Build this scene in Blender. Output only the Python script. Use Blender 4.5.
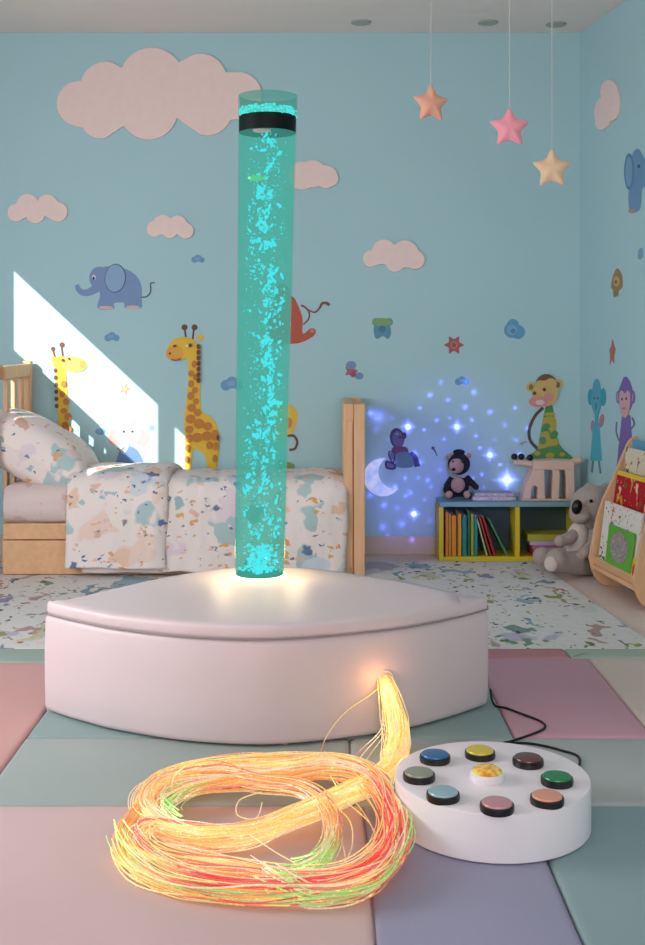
import bpy, bmesh, math, random
from mathutils import Vector, Matrix, noise
random.seed(7)
for o in list(bpy.data.objects): bpy.data.objects.remove(o)
S = bpy.context.scene
COL = S.collection
PI = math.pi
# ------------------------------------------------------------------ camera
CH, F, VX, VY = 1.04, 1150.0, 322.0, 337.0        # eye height, focal length in px, vanishing point
cam = bpy.data.cameras.new('camera'); camo = bpy.data.objects.new('camera', cam); COL.objects.link(camo)
camo.location = (0, 0, CH); camo.rotation_euler = (PI/2, 0, 0)
cam.sensor_width = 36; cam.lens = F*36/945; cam.shift_y = -(472.5-VY)/945; cam.shift_x = (322.5-VX)/945
cam.clip_start = .05
S.camera = camo
S.view_settings.view_transform = 'Standard'; S.view_settings.look = 'None'
S.view_settings.exposure = -.34; S.view_settings.gamma = 1; S.view_settings.use_curve_mapping = False
# ------------------------------------------------------------------ room measures
D = 5.58; CEIL = 2.516; XR = 1.252; TR = .14; XL = -2.4; FLOOR = -.015; YF = -1.4
# ------------------------------------------------------------------ light
W = bpy.data.worlds.new('world'); S.world = W; W.use_nodes = True
W.node_tree.nodes['Background'].inputs[0].default_value = (.55, .7, 1, 1)
W.node_tree.nodes['Background'].inputs[1].default_value = .6
SUNV = Vector((1, 1.5, -.93))
def light(name, kind, loc, energy, color, direction=None, **kw):
    l = bpy.data.lights.new(name, kind); l.energy = energy; l.color = color
    for k, v in kw.items(): setattr(l, k, v)
    o = bpy.data.objects.new(name, l); COL.objects.link(o); o.location = loc
    if direction is not None: o.rotation_euler = Vector(direction).to_track_quat('-Z', 'Y').to_euler()
    return o
light('sun', 'SUN', (-6, -6, 6), 10.0, (1, .95, .86), SUNV, angle=.004)
# added fill lamps for soft daylight, in front of the closed rear and left walls
light('fill_light_rear', 'AREA', (.2, YF+.06, 1.45), 80, (1, .93, .93), (0, 1, -.12), shape='RECTANGLE', size=2.2, size_y=1.3)
light('fill_light_left', 'AREA', (XL+.06, 3.1, 1.15), 90, (.98, .97, 1), (1, .25, -.05), shape='RECTANGLE', size=2.2, size_y=.9)
# ------------------------------------------------------------------ maths helpers
def P(px, py, y): return Vector(((px-VX)*y/F, y, CH+(VY-py)*y/F))
def FL(px, py, z=0.0): return P(px, py, F*(CH-z)/(py-VY))
def back(px, py): return P(px, py, D), Vector((0, -1, 0))
NR = Vector((-1, -TR, 0)).normalized()
def right(px, py):
    u = (px-VX)/F
    return P(px, py, (XR+D*TR)/(u+TR)), NR
def xw(y): return XR+(D-y)*TR
def lin(c):
    return tuple(((v/255)/12.92 if v/255 <= .04045 else ((v/255+.055)/1.055)**2.4) for v in c)+(1,)
# ------------------------------------------------------------------ materials
MATS = {}
def newmat(name):
    m = bpy.data.materials.new(name); m.use_nodes = True; MATS[name] = m
    return m, m.node_tree, m.node_tree.nodes['Principled BSDF']
def N(nt, kind, **kw):
    n = nt.nodes.new(kind)
    for k, v in kw.items():
        if k.startswith('i_'): n.inputs[int(k[2:])].default_value = v
        else: setattr(n, k, v)
    return n
def mat(name, col, rough=.6, bump=0, bscale=60, var=.06, vscale=6, spec=.35, metal=0, sheen=0, emit=0, coat=0):
    if name in MATS: return MATS[name]
    m, nt, b = newmat(name); c = lin(col)
    b.inputs['Roughness'].default_value = rough; b.inputs['Specular IOR Level'].default_value = spec
    b.inputs['Metallic'].default_value = metal; b.inputs['Sheen Weight'].default_value = sheen; b.inputs['Coat Weight'].default_value = coat
    tc = N(nt, 'ShaderNodeTexCoord')
    n = N(nt, 'ShaderNodeTexNoise'); n.inputs['Scale'].default_value = vscale; n.inputs['Detail'].default_value = 4
    nt.links.new(tc.outputs['Object'], n.inputs['Vector'])
    r = N(nt, 'ShaderNodeMapRange'); r.inputs[3].default_value = 1-var; r.inputs[4].default_value = 1+var
    nt.links.new(n.outputs[0], r.inputs[0])
    mx = N(nt, 'ShaderNodeMix', data_type='RGBA', blend_type='MULTIPLY'); mx.inputs[0].default_value = 1
    mx.inputs[6].default_value = c; nt.links.new(r.outputs[0], mx.inputs[7])
    nt.links.new(mx.outputs[2], b.inputs['Base Color'])
    if emit:
        b.inputs['Emission Color'].default_value = c; b.inputs['Emission Strength'].default_value = emit
    if bump:
        n2 = N(nt, 'ShaderNodeTexNoise'); n2.inputs['Scale'].default_value = bscale; n2.inputs['Detail'].default_value = 3
        nt.links.new(tc.outputs['Object'], n2.inputs['Vector'])
        bp = N(nt, 'ShaderNodeBump'); bp.inputs['Strength'].default_value = bump; bp.inputs['Distance'].default_value = .01
        nt.links.new(n2.outputs[0], bp.inputs['Height']); nt.links.new(bp.outputs[0], b.inputs['Normal'])
    return m
def wood(name, col, stretch=(1, 1, 12), dark=.8, rough=.5):
    m, nt, b = newmat(name)
    tc = N(nt, 'ShaderNodeTexCoord'); mp = N(nt, 'ShaderNodeMapping'); mp.inputs['Scale'].default_value = stretch
    n = N(nt, 'ShaderNodeTexNoise'); n.inputs['Scale'].default_value = 6; n.inputs['Detail'].default_value = 6; n.inputs['Distortion'].default_value = .4
    cr = N(nt, 'ShaderNodeValToRGB'); c = lin(col)
    cr.color_ramp.elements[0].position = .3; cr.color_ramp.elements[0].color = tuple(v*dark for v in c[:3])+(1,)
    cr.color_ramp.elements[1].position = .7; cr.color_ramp.elements[1].color = c
    nt.links.new(tc.outputs['Object'], mp.inputs[0]); nt.links.new(mp.outputs[0], n.inputs['Vector'])
    nt.links.new(n.outputs[0], cr.inputs[0]); nt.links.new(cr.outputs[0], b.inputs['Base Color'])
    b.inputs['Roughness'].default_value = rough; b.inputs['Specular IOR Level'].default_value = .3
    return m
def blobs(name, base, layers, rough=.85, bump=.15, seed=0, var=.05):
    """printed cloth: soft odd-shaped patches of flat colour on a base colour"""
    m, nt, b = newmat(name); L = nt.links
    tc = N(nt, 'ShaderNodeTexCoord')
    cur = N(nt, 'ShaderNodeRGB'); cur.outputs[0].default_value = lin(base); cur = cur.outputs[0]
    for i, (scale, radius, prob, cols, dist, stretch) in enumerate(layers):
        mp = N(nt, 'ShaderNodeMapping'); mp.inputs['Scale'].default_value = stretch
        mp.inputs['Location'].default_value = (seed+i*3.1, i*1.7+seed*.3, i*.9)
        L.new(tc.outputs['Object'], mp.inputs[0])
        nz = N(nt, 'ShaderNodeTexNoise'); nz.inputs['Scale'].default_value = scale*1.5; nz.inputs['Detail'].default_value = 2
        L.new(mp.outputs[0], nz.inputs['Vector'])
        sb = N(nt, 'ShaderNodeVectorMath', operation='SUBTRACT'); sb.inputs[1].default_value = (.5, .5, .5); L.new(nz.outputs[1], sb.inputs[0])
        sc = N(nt, 'ShaderNodeVectorMath', operation='SCALE'); sc.inputs['Scale'].default_value = dist/scale; L.new(sb.outputs[0], sc.inputs[0])
        ad = N(nt, 'ShaderNodeVectorMath', operation='ADD'); L.new(mp.outputs[0], ad.inputs[0]); L.new(sc.outputs[0], ad.inputs[1])
        vo = N(nt, 'ShaderNodeTexVoronoi'); vo.inputs['Scale'].default_value = scale; L.new(ad.outputs[0], vo.inputs['Vector'])
        a = N(nt, 'ShaderNodeMapRange', interpolation_type='SMOOTHSTEP'); a.inputs[1].default_value = radius+.05; a.inputs[2].default_value = radius-.05; L.new(vo.outputs['Distance'], a.inputs[0])
        sp = N(nt, 'ShaderNodeSeparateColor'); L.new(vo.outputs['Color'], sp.inputs[0])
        pr = N(nt, 'ShaderNodeMath', operation='LESS_THAN'); pr.inputs[1].default_value = prob; L.new(sp.outputs[0], pr.inputs[0])
        ml = N(nt, 'ShaderNodeMath', operation='MULTIPLY'); L.new(a.outputs[0], ml.inputs[0]); L.new(pr.outputs[0], ml.inputs[1])
        cr = N(nt, 'ShaderNodeValToRGB'); cr.color_ramp.interpolation = 'CONSTANT'
        els = cr.color_ramp.elements
        while len(els) < len(cols): els.new(.5)
        for j, c in enumerate(cols): els[j].position = j/len(cols); els[j].color = lin(c)
        L.new(sp.outputs[1], cr.inputs[0])
        mx = N(nt, 'ShaderNodeMix', data_type='RGBA'); L.new(ml.outputs[0], mx.inputs[0]); L.new(cur, mx.inputs[6]); L.new(cr.outputs[0], mx.inputs[7])
        cur = mx.outputs[2]
    L.new(cur, b.inputs['Base Color']); b.inputs['Roughness'].default_value = rough; b.inputs['Specular IOR Level'].default_value = .2
    n2 = N(nt, 'ShaderNodeTexNoise'); n2.inputs['Scale'].default_value = 25; n2.inputs['Detail'].default_value = 6
    L.new(tc.outputs['Object'], n2.inputs['Vector'])
    bp = N(nt, 'ShaderNodeBump'); bp.inputs['Strength'].default_value = bump; bp.inputs['Distance'].default_value = .02
    L.new(n2.outputs[0], bp.inputs['Height']); L.new(bp.outputs[0], b.inputs['Normal'])
    return m
def emat(name, col, strength, base=None):
    m, nt, b = newmat(name)
    b.inputs['Base Color'].default_value = lin(base or col); b.inputs['Emission Color'].default_value = lin(col)
    b.inputs['Emission Strength'].default_value = strength; b.inputs['Roughness'].default_value = .4
    if strength < 5: m.cycles.emission_sampling = 'NONE'
    return m
# ------------------------------------------------------------------ mesh builder
class MB:
    def __init__(s): s.v = []; s.f = []; s.m = []; s.mats = []; s.col = []
    def mi(s, m):
        if m not in s.mats: s.mats.append(m)
        return s.mats.index(m)
    def add(s, vs, fs, m):
        o = len(s.v); i = s.mi(m); s.v += [Vector(v) for v in vs]
        for f in fs: s.f.append([o+k for k in f]); s.m.append(i)
    def box(s, a, b, m, rot=0, tilt=0):
        """axis aligned box a..b, then turned about its own centre"""
        x0, y0, z0 = a; x1, y1, z1 = b
        vs = [Vector((x, y, z)) for z in (z0, z1) for y in (y0, y1) for x in (x0, x1)]
        c = Vector(((x0+x1)/2, (y0+y1)/2, z0)); R = Matrix.Rotation(rot, 3, 'Z') @ Matrix.Rotation(tilt, 3, 'Y')
        vs = [c+R @ (v-c) for v in vs]
        s.add(vs, [(0, 2, 3, 1), (4, 5, 7, 6), (0, 1, 5, 4), (2, 6, 7, 3), (0, 4, 6, 2), (1, 3, 7, 5)], m)
    def loft(s, rings, m, cap0=True, cap1=True, closed=True):
        n = len(rings[0]); vs = [v for r in rings for v in r]; fs = []
        for i in range(len(rings)-1):
            for j in range(n if closed else n-1):
                k = (j+1) % n; fs.append((i*n+j, i*n+k, (i+1)*n+k, (i+1)*n+j))
        if cap0: fs.append(tuple(range(n))[::-1])
        if cap1: fs.append(tuple((len(rings)-1)*n+j for j in range(n)))
        s.add(vs, fs, m)
    def lathe(s, c, prof, m, n=32, sx=1, sy=1):
        c = Vector(c)
        s.loft([[c+Vector((r*sx*math.cos(2*PI*j/n), r*sy*math.sin(2*PI*j/n), z)) for j in range(n)] for r, z in prof], m)
    def tube(s, pts, r, m, n=8, cap=True):
        pts = [Vector(p) for p in pts]; rings = []; up = None
        for i, p in enumerate(pts):
            t = (pts[min(i+1, len(pts)-1)]-pts[max(i-1, 0)]).normalized()
            if up is None: up = Vector((0, 0, 1)) if abs(t.z) < .9 else Vector((1, 0, 0))
            a = t.cross(up).normalized(); up = a.cross(t).normalized()
            rr = r[i] if isinstance(r, (list, tuple)) else r
            rings.append([p+a*rr*math.cos(2*PI*j/n)+up*rr*math.sin(2*PI*j/n) for j in range(n)])
        s.loft(rings, m, cap, cap)
    def ell(s, c, r, m, rot=(0, 0, 0), nu=20, nv=12, pw=1.0):
        c = Vector(c); R = Matrix.Rotation(rot[2], 3, 'Z') @ Matrix.Rotation(rot[1], 3, 'Y') @ Matrix.Rotation(rot[0], 3, 'X')
        def q(v): return math.copysign(abs(v)**pw, v)
        rings = []
        for i in range(1, nv):
            a = -PI/2+PI*i/nv
            rings.append([c+R @ Vector((r[0]*q(math.cos(a))*q(math.cos(2*PI*j/nu)), r[1]*q(math.cos(a))*q(math.sin(2*PI*j/nu)), r[2]*q(math.sin(a)))) for j in range(nu)])
        n = nu; vs = [v for g in rings for v in g]+[c+R @ Vector((0, 0, -r[2])), c+R @ Vector((0, 0, r[2]))]; fs = []
        for i in range(len(rings)-1):
            for j in range(n):
                k = (j+1) % n; fs.append((i*n+j, i*n+k, (i+1)*n+k, (i+1)*n+j))
        L = len(rings)*n
        for j in range(n):
            k = (j+1) % n; fs.append((L, k, j)); fs.append((L+1, (len(rings)-1)*n+j, (len(rings)-1)*n+k))
        s.add(vs, fs, m)
    def build(s, name, parent=None, smooth=True, bevel=0, sub=0, recalc=True, remesh=0, angle=40):
        me = bpy.data.meshes.new(name)
        if parent is not None: org = parent['_o']; org = Vector(org)
        else:
            lo = [min(v[i] for v in s.v) for i in range(3)]; hi = [max(v[i] for v in s.v) for i in range(3)]
            org = Vector(((lo[0]+hi[0])/2, (lo[1]+hi[1])/2, lo[2]))
        me.from_pydata([v-org for v in s.v], [], s.f)
        for m in s.mats: me.materials.append(m)
        me.polygons.foreach_set('material_index', s.m)
        me.polygons.foreach_set('use_smooth', [smooth]*len(s.f))
        if s.col:
            ca = me.color_attributes.new('Glow', 'FLOAT_COLOR', 'POINT')
            ca.data.foreach_set('color', [c for v in s.col for c in v])
        if recalc:
            bm = bmesh.new(); bm.from_mesh(me); bmesh.ops.recalc_face_normals(bm, faces=bm.faces); bm.to_mesh(me); bm.free()
        if smooth and not sub and not remesh: me.set_sharp_from_angle(angle=math.radians(angle))
        me.update()
        o = bpy.data.objects.new(name, me); COL.objects.link(o)
        if parent is not None: o.parent = parent; o['_o'] = tuple(org)
        else: o.location = org; o['_o'] = tuple(org)
        if remesh:
            md = o.modifiers.new('r', 'REMESH'); md.mode = 'VOXEL'; md.voxel_size = remesh; md.use_smooth_shade = True
            sm = o.modifiers.new('s', 'SMOOTH'); sm.iterations = 6; sm.factor = .6
        if bevel:
            md = o.modifiers.new('b', 'BEVEL'); md.width = bevel; md.segments = 2; md.limit_method = 'ANGLE'; md.angle_limit = math.radians(35)
        if sub:
            md = o.modifiers.new('s', 'SUBSURF'); md.levels = sub; md.render_levels = sub
        return o
def tag(o, label, cat, group=None):
    o['label'] = label; o['category'] = cat
    if group: o['group'] = group
    return o
def thing(name, loc, label, cat, group=None):
    o = bpy.data.objects.new(name, None); o.empty_display_size = .05; COL.objects.link(o); o.location = loc; o['_o'] = tuple(loc)
    return tag(o, label, cat, group)
def structure(o): o['kind'] = 'structure'; return o
def inset(poly, d):
    """2D polygon (ccw) moved inwards by d"""
    n = len(poly); out = []
    for i in range(n):
        p0, p, p1 = [Vector(poly[k % n][:2]) for k in (i-1, i, i+1)]
        e0 = (p-p0); e1 = (p1-p)
        if e0.length < 1e-9: e0 = e1
        if e1.length < 1e-9: e1 = e0
        e0.normalize(); e1.normalize()
        n0 = Vector((-e0.y, e0.x)); n1 = Vector((-e1.y, e1.x)); b = n0+n1
        if b.length < 1e-6: b = n0
        b.normalize(); c = max(.35, b.dot(n0)); out.append(p+b*(d/c))
    return out
def area2(p): return sum(p[i-1][0]*p[i][1]-p[i][0]*p[i-1][1] for i in range(len(p)))/2
def ccw(p): return list(p) if area2(p) > 0 else list(p)[::-1]
def smoothpoly(pts, n=6, closed=True):
    pts = [Vector(p) for p in pts]; out = []; L = len(pts)
    rng = range(L) if closed else range(L-1)
    for i in rng:
        if closed: p0, p1, p2, p3 = pts[i-1], pts[i], pts[(i+1) % L], pts[(i+2) % L]
        else: p0, p1, p2, p3 = pts[max(i-1, 0)], pts[i], pts[i+1], pts[min(i+2, L-1)]
        for k in range(n):
            t = k/n; out.append(.5*((2*p1)+(p2-p0)*t+(2*p0-5*p1+4*p2-p3)*t*t+(3*p1-3*p2+p3-p0)*t**3))
    if not closed: out.append(pts[-1])
    return out
def resample(poly, n):
    P_ = [Vector(p) for p in poly]; L = [0]
    for i in range(len(P_)): L.append(L[-1]+(P_[(i+1) % len(P_)]-P_[i]).length)
    out = []; k = 0
    for j in range(n):
        s = L[-1]*j/n
        while L[k+1] < s: k += 1
        t = (s-L[k])/max(1e-9, L[k+1]-L[k]); out.append(P_[k].lerp(P_[(k+1) % len(P_)], t))
    return out
def slab(mb, poly, prof, m, dome=None):
    """poly in plan, prof = list of (inset, z)"""
    poly = ccw(poly)
    rings = [[Vector((q[0], q[1], z)) for q in inset(poly, d)] for d, z in prof]
    if dome is not None:
        t = rings[-1]; c = sum(t, Vector())/len(t)
        for f_, dz in ((.93, .45), (.8, .8), (.5, .95), (.02, 1)): rings.append([c.lerp(v, f_)+Vector((0, 0, dome*dz)) for v in t])
    mb.loft(rings, m)
# ------------------------------------------------------------------ materials list
WALL = mat('wall_paint', (168, 203, 210), .75, bump=.03, bscale=180, var=.02, vscale=2)
CEILM = mat('ceiling_paint', (232, 220, 214), .9, var=.02)
FLOORM = wood('floor_boards', (226, 206, 196), (1, 8, 1), .92, .6)
TRIM = mat('white_trim', (205, 185, 172), .5, var=.02)
BEECH = wood('beech_wood', (228, 180, 138), (8, 1, 8), .86, .45)
BEECHV = wood('beech_wood_upright', (228, 180, 138), (10, 10, 1), .86, .45)
VINYL = mat('white_vinyl', (216, 198, 200), .45, bump=.03, bscale=30, var=.02, spec=.4)
# ------------------------------------------------------------------ shell
mb = MB(); mb.box((XL-.2, YF-.2, FLOOR-.1), (2.6, D+.2, FLOOR), FLOORM); structure(mb.build('floor', smooth=False))
mb = MB(); mb.box((XL-.2, YF-.2, CEIL), (2.6, D+.2, CEIL+.1), CEILM); structure(mb.build('ceiling', smooth=False))
mb = MB(); mb.box((XL-.1, D, FLOOR), (XR+.1, D+.1, CEIL), WALL); structure(mb.build('wall_back', smooth=False))
mb = MB(); mb.box((XL-.1, YF-.1, FLOOR), (2.5, YF, CEIL), WALL); structure(mb.build('wall_front', smooth=False))
mb = MB()
a0, a1 = Vector((XR, D, 0)), Vector((xw(YF), YF, 0)); off = -NR*.1
mb.loft([[a0+Vector((0, 0, z)), a1+Vector((0, 0, z)), a1+off+Vector((0, 0, z)), a0+off+Vector((0, 0, z))] for z in (FLOOR, CEIL)], WALL)
structure(mb.build('wall_right', smooth=False))
# left wall with the high window whose sun patch falls on the back wall
def sunhole(pxl, pxr, pyt, pyb):
    p = P(pxl, pyt, D); q = P(pxr, pyt, D); b = P(pxl, pyb, D)
    l0 = p.x-XL; l1 = q.x-XL
    return (D-1.5*l1-.028, D-1.5*l0, b.z+.93*l0, p.z+.93*l0+.018)      # y0,y1,z0,z1
holes = [sunhole(14, 158, 271, 350), sunhole(67, 85, 414, 440), sunhole(89, 106, 434, 458), sunhole(175, 190, 427, 520)]  # small extra openings are added slits, shaped to throw the lesser sun patches
ys = sorted(set([YF, D]+[v for h in holes for v in h[:2]])); zs = sorted(set([FLOOR, CEIL]+[v for h in holes for v in h[2:]]))
mb = MB()
for i in range(len(ys)-1):
    for j in range(len(zs)-1):
        cy, cz = (ys[i]+ys[i+1])/2, (zs[j]+zs[j+1])/2
        if any(h[0] < cy < h[1] and h[2] < cz < h[3] for h in holes): continue
        mb.box((XL-.02, ys[i], zs[j]), (XL, ys[i+1], zs[j+1]), WALL)
structure(mb.build('wall_left', smooth=False, recalc=False))
# baseboards
mb = MB(); mb.box((XL, D-.014, FLOOR), (XR, D, .075), TRIM); structure(mb.build('baseboard_back', bevel=.003))
mb = MB(); a = Vector((XR, D-.015, 0)); b = Vector((xw(1), 1, 0))
mb.loft([[a+Vector((0, 0, z)), b+Vector((0, 0, z)), b+NR*.014+Vector((0, 0, z)), a+NR*.014+Vector((0, 0, z))] for z in (FLOOR, .075)], TRIM)
structure(mb.build('baseboard_right', smooth=False))
# ceiling fittings
DL = mat('fitting_dark', (95, 92, 92), .5); DLR = mat('fitting_rim', (170, 165, 160), .4)
for (px, py, side) in ((361, 22, 'leftmost, above the bubble tube side'), (488, 22, 'middle one, beside the pink star string'), (556, 24, 'rightmost, nearest the corner')):
    c = P(px, py, F*(CEIL-CH)/(VY-py)); c.z = CEIL
    t = thing('downlight', c, 'small round recessed ceiling downlight switched off, '+side, 'ceiling light')
    mb = MB(); mb.lathe(c, [(.03, -.001), (.048, -.001), (.046, -.006), (.03, -.006)], DLR, 28); mb.build('rim', t)
    mb = MB(); mb.lathe(c, [(.029, -.002), (.029, -.004)], DL, 24); mb.build('lens', t)
# ------------------------------------------------------------------ rug
rugm = blobs('rug_print', (216, 212, 210), [
    (5.5, .36, .55, [(150, 172, 184), (186, 180, 196), (196, 190, 160), (205, 205, 200)], 1.4, (1, .6, 1)),
    (8, .30, .55, [(128, 150, 166), (150, 152, 92), (176, 150, 142), (120, 146, 130), (150, 140, 170)], 2.0, (1, .7, 1)),
    (14, .24, .5, [(84, 112, 132), (104, 122, 62), (176, 112, 84), (70, 84, 100), (120, 70, 80)], 2.4, (1, .7, 1)),
    (26, .22, .4, [(74, 88, 100), (88, 112, 92), (150, 100, 90)], 2.4, (.7, .7, 1))], bump=.3, seed=2)
rugside = mat('rug_edge', (120, 126, 124), .9)
mb = MB(); y0 = FL(322, 648, -.002).y
slab(mb, [(-2.1, y0), (1.13, y0), (1.02, 5.10), (.98, 5.35), (-2.1, 5.35)], [(0, FLOOR), (0, -.006), (.003, -.003)], rugm)
tag(mb.build('rug', smooth=False), 'pale grey rug printed with small green, blue and orange sea-life doodles behind the white platform', 'rug')
# ------------------------------------------------------------------ padded play mats
def playmat(x0, x1, ya, yb, col, label):
    nm = 'mat_vinyl_%d_%d_%d' % col
    m = mat(nm, col, .55, bump=.06, bscale=14, var=.05, vscale=3)
    g = .0015; x0 += g; x1 -= g; ya += g; yb -= g
    n = 10; poly = []
    for i in range(n): poly.append((x0+(x1-x0)*i/n, ya))
    for i in range(n): poly.append((x1, ya+(yb-ya)*i/n))
    for i in range(n): poly.append((x1-(x1-x0)*i/n, yb))
    for i in range(n): poly.append((x0, yb-(yb-ya)*i/n))
    poly = [(p[0]+.002*noise.noise(Vector((p[0]*9, p[1]*9, 1))), p[1]+.002*noise.noise(Vector((p[0]*9, p[1]*9, 5)))) for p in poly]
    mb = MB(); slab(mb, poly, [(0, FLOOR), (0, -.009), (.0025, -.0045), (.007, -.0015), (.016, 0)], m)
    tag(mb.build('play_mat'), label, 'play mat', 'padded pastel floor mats')
rf = y0-.004
playmat(-1.9, .50, 3.685, rf, (150, 168, 158), 'narrow sage green mat strip between the rug and the pink mat on the left')
playmat(.50, .81, 3.735, rf, (186, 126, 134), 'narrow dusky rose mat strip right of the platform, touching the rug')
playmat(.81, 1.9, 3.735, rf, (164, 178, 166), 'narrow pale green mat strip at the right frame edge, touching the rug')
playmat(-1.9, -.772, 2.1, 3.685, (206, 158, 154), 'salmon pink mat at the left edge beside the platform')
playmat(-.772, .50, 2.99, 3.685, (138, 160, 158), 'teal grey mat lying under the white platform')
playmat(.50, .865, 2.995, 3.735, (196, 150, 164), 'dusty pink mat right of the platform, crossed by the black cable')
playmat(.865, 1.9, 2.995, 3.735, (212, 194, 184), 'cream mat at the right frame edge')
playmat(-.772, .07, 2.56, 2.99, (158, 170, 166), 'grey green mat in front of the platform, behind the fibre coil')
playmat(.07, 1.5, 2.56, 2.99, (166, 172, 170), 'wide light grey mat behind the button drum')
playmat(-.772, .092, 1.7, 2.56, (208, 180, 178), 'rosy beige mat at the bottom left under the fibre coil')
playmat(.092, .45, 1.7, 2.56, (152, 150, 174), 'blue violet mat at the bottom under the button drum')
playmat(.45, 1.4, 1.7, 2.56, (136, 160, 162), 'teal mat at the bottom right corner')
# ------------------------------------------------------------------ platform
frontpx = [(43, 711.5), (62, 718.5), (84, 725), (115, 733), (180, 743.5), (250, 748), (300, 746), (355, 740), (410, 731), (452, 719.5), (474, 712), (489.5, 706)]
front = [FL(*p).to_2d() for p in frontpx]
backpx = [(487, 595), (455, 591.5), (407, 581), (353, 573), (330, 569.5), (284, 566.5), (234, 567), (205, 570), (153, 579), (102, 591), (62, 600)]
backp = [P(px, py, 839.5/(py-VY)).to_2d() for px, py in backpx]
outline = [front[0]]+smoothpoly(front, 5, False)[1:]+smoothpoly(backp, 4, False)
outline = [Vector(p) for p in outline]
def soften(p, it):
    p = [Vector(q) for q in p]
    for _ in range(it): p = [(p[i-1]+p[i]*2+p[(i+1) % len(p)])/4 for i in range(len(p))]
    return p
outl = ccw(soften(resample(outline, 420), 5))
plat = thing('corner_platform', (-.15, 3.25, 0), 'low white vinyl padded corner platform with curved front, holding the bubble tube', 'platform')
mb = MB(); slab(mb, outl, [(.008, .006), (.003, .010), (0, .02), (-.002, .09), (-.002, .18), (0, .255), (.003, .267), (.008, .272)], VINYL)
mb.build('base', plat, angle=60)
# lid: everything left of the end bolster
XB = .385
def clip(poly, x, keep_left):
    out = []; n = len(poly)
    for i in range(n):
        a, b = Vector(poly[i]), Vector(poly[(i+1) % n]); ia = (a.x < x) == keep_left; ib = (b.x < x) == keep_left
        if ia: out.append(a)
        if ia != ib: out.append(a.lerp(b, (x-a.x)/(b.x-a.x)))
    return out
lid = ccw(soften(resample(clip(outl, XB, True), 420), 6))
mb = MB(); slab(mb, lid, [(.006, .273), (.001, .276), (-.001, .284), (-.001, .298), (.001, .305), (.004, .3085)], VINYL, dome=.004)
mb.build('lid', plat, angle=70)
bol = ccw(soften(resample(clip(outl, XB-.012, False), 130), 5))
mb = MB(); slab(mb, bol, [(.004, .273), (.001, .275), (0, .28), (0, .296), (.002, .302), (.006, .305)], VINYL)
mb.build('end_bolster', plat, angle=70)
PIPE = mat('seam_piping', (150, 138, 140), .5)
mb = MB(); pl = [Vector((p[0], p[1], .2745)) for p in inset(outl, -.001)]
mb.tube(pl+[pl[0]], .0022, PIPE, 6); mb.build('seam_piping', plat)
CLR = mat('clear_foot_plastic', (225, 215, 215), .2, spec=.6)
for px, py in ((285, 745), (90, 722), (455, 715)):
    c = FL(px, py); c.y += .012
    mb = MB(); mb.lathe(c, [(.009, 0), (.009, .012)], CLR, 14); mb.build('foot', plat)
HOLE = P(385, 677, 2.905)
hn = Vector((-.18, 1, 0)).normalized()
def ringpts(c, nrm, r, n=32):
    a = nrm.cross(Vector((0, 0, 1))).normalized(); u = a.cross(nrm)
    return [c+a*r*math.cos(2*PI*j/n)+u*r*math.sin(2*PI*j/n) for j in range(n+1)]
# find the point of the front surface at that x
hx = HOLE.x; hy = min((abs(p[0]-hx), p[1]) for p in outl if p[1] < 3.1)[1]
HOLE = P(385, 680, hy); HC = Vector((HOLE.x, hy-.002, HOLE.z))
mb = MB(); mb.tube(ringpts(HC, hn, .024), .003, VINYL, 8, False); mb.build('grommet', plat)
# ------------------------------------------------------------------ bubble column
BY = 3.50; k = F/BY
B0 = Vector(((259.5-VX)/k, BY, .3125)); B1 = Vector(((268-VX)/k, BY, CH+(VY-96)/k)); R0, R1 = 25/k, 29.5/k
def bc(t, r=1.0, n=48, zoff=0):
    c = B0.lerp(B1, t); R = (R0+(R1-R0)*t)*r
    return [Vector((c.x+R*math.cos(2*PI*j/n), c.y+R*math.sin(2*PI*j/n), c.z+zoff)) for j in range(n)]
def tz(py): return (CH+(VY-py)/k-B0.z)/(B1.z-B0.z)
col = thing('bubble_column', B0, 'tall clear bubble tube glowing turquoise, standing on the white platform', 'bubble tube')
def glassy(name, tint, fac_emit, emit, strength, ior=1.3):
    m = bpy.data.materials.new(name); m.use_nodes = True; nt = m.node_tree; nt.nodes.clear(); L = nt.links
    out = N(nt, 'ShaderNodeOutputMaterial'); tr = N(nt, 'ShaderNodeBsdfTransparent'); tr.inputs[0].default_value = lin(tint)
    gl = N(nt, 'ShaderNodeBsdfGlossy'); gl.inputs['Roughness'].default_value = .06
    fr = N(nt, 'ShaderNodeFresnel'); fr.inputs[0].default_value = ior
    m1 = N(nt, 'ShaderNodeMixShader'); fm = N(nt, 'ShaderNodeMath', operation='MULTIPLY'); fm.inputs[1].default_value = .25; L.new(fr.outputs[0], fm.inputs[0]); L.new(fm.outputs[0], m1.inputs[0]); L.new(tr.outputs[0], m1.inputs[1]); L.new(gl.outputs[0], m1.inputs[2])
    last = m1
    if fac_emit:
        em = N(nt, 'ShaderNodeEmission'); em.inputs[0].default_value = lin(emit); em.inputs[1].default_value = strength
        m2 = N(nt, 'ShaderNodeMixShader'); m2.inputs[0].default_value = fac_emit
        L.new(tr.outputs[0], m2.inputs[1]); L.new(em.outputs[0], m2.inputs[2]); last = m2
    L.new(last.outputs[0], out.inputs[0]); return m
SHELL = glassy('clear_acrylic', (250, 254, 252), 0, None, 0, 1.06)
WATER = glassy('lit_water', (215, 242, 236), .40, (84, 186, 172), 1.27)
RIMG = glassy('acrylic_rim', (205, 236, 232), .26, (122, 182, 174), 1.1)
TW = tz(104)
mb = MB(); mb.loft([bc(0), bc(.5), bc(TW)], SHELL, False, False); mb.build('tube_wall', col)
mb = MB(); mb.loft([bc(tz(117)), bc(1), bc(1, .95), bc(tz(117), .95)], RIMG, False, False); mb.build('tube_rim', col)
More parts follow.
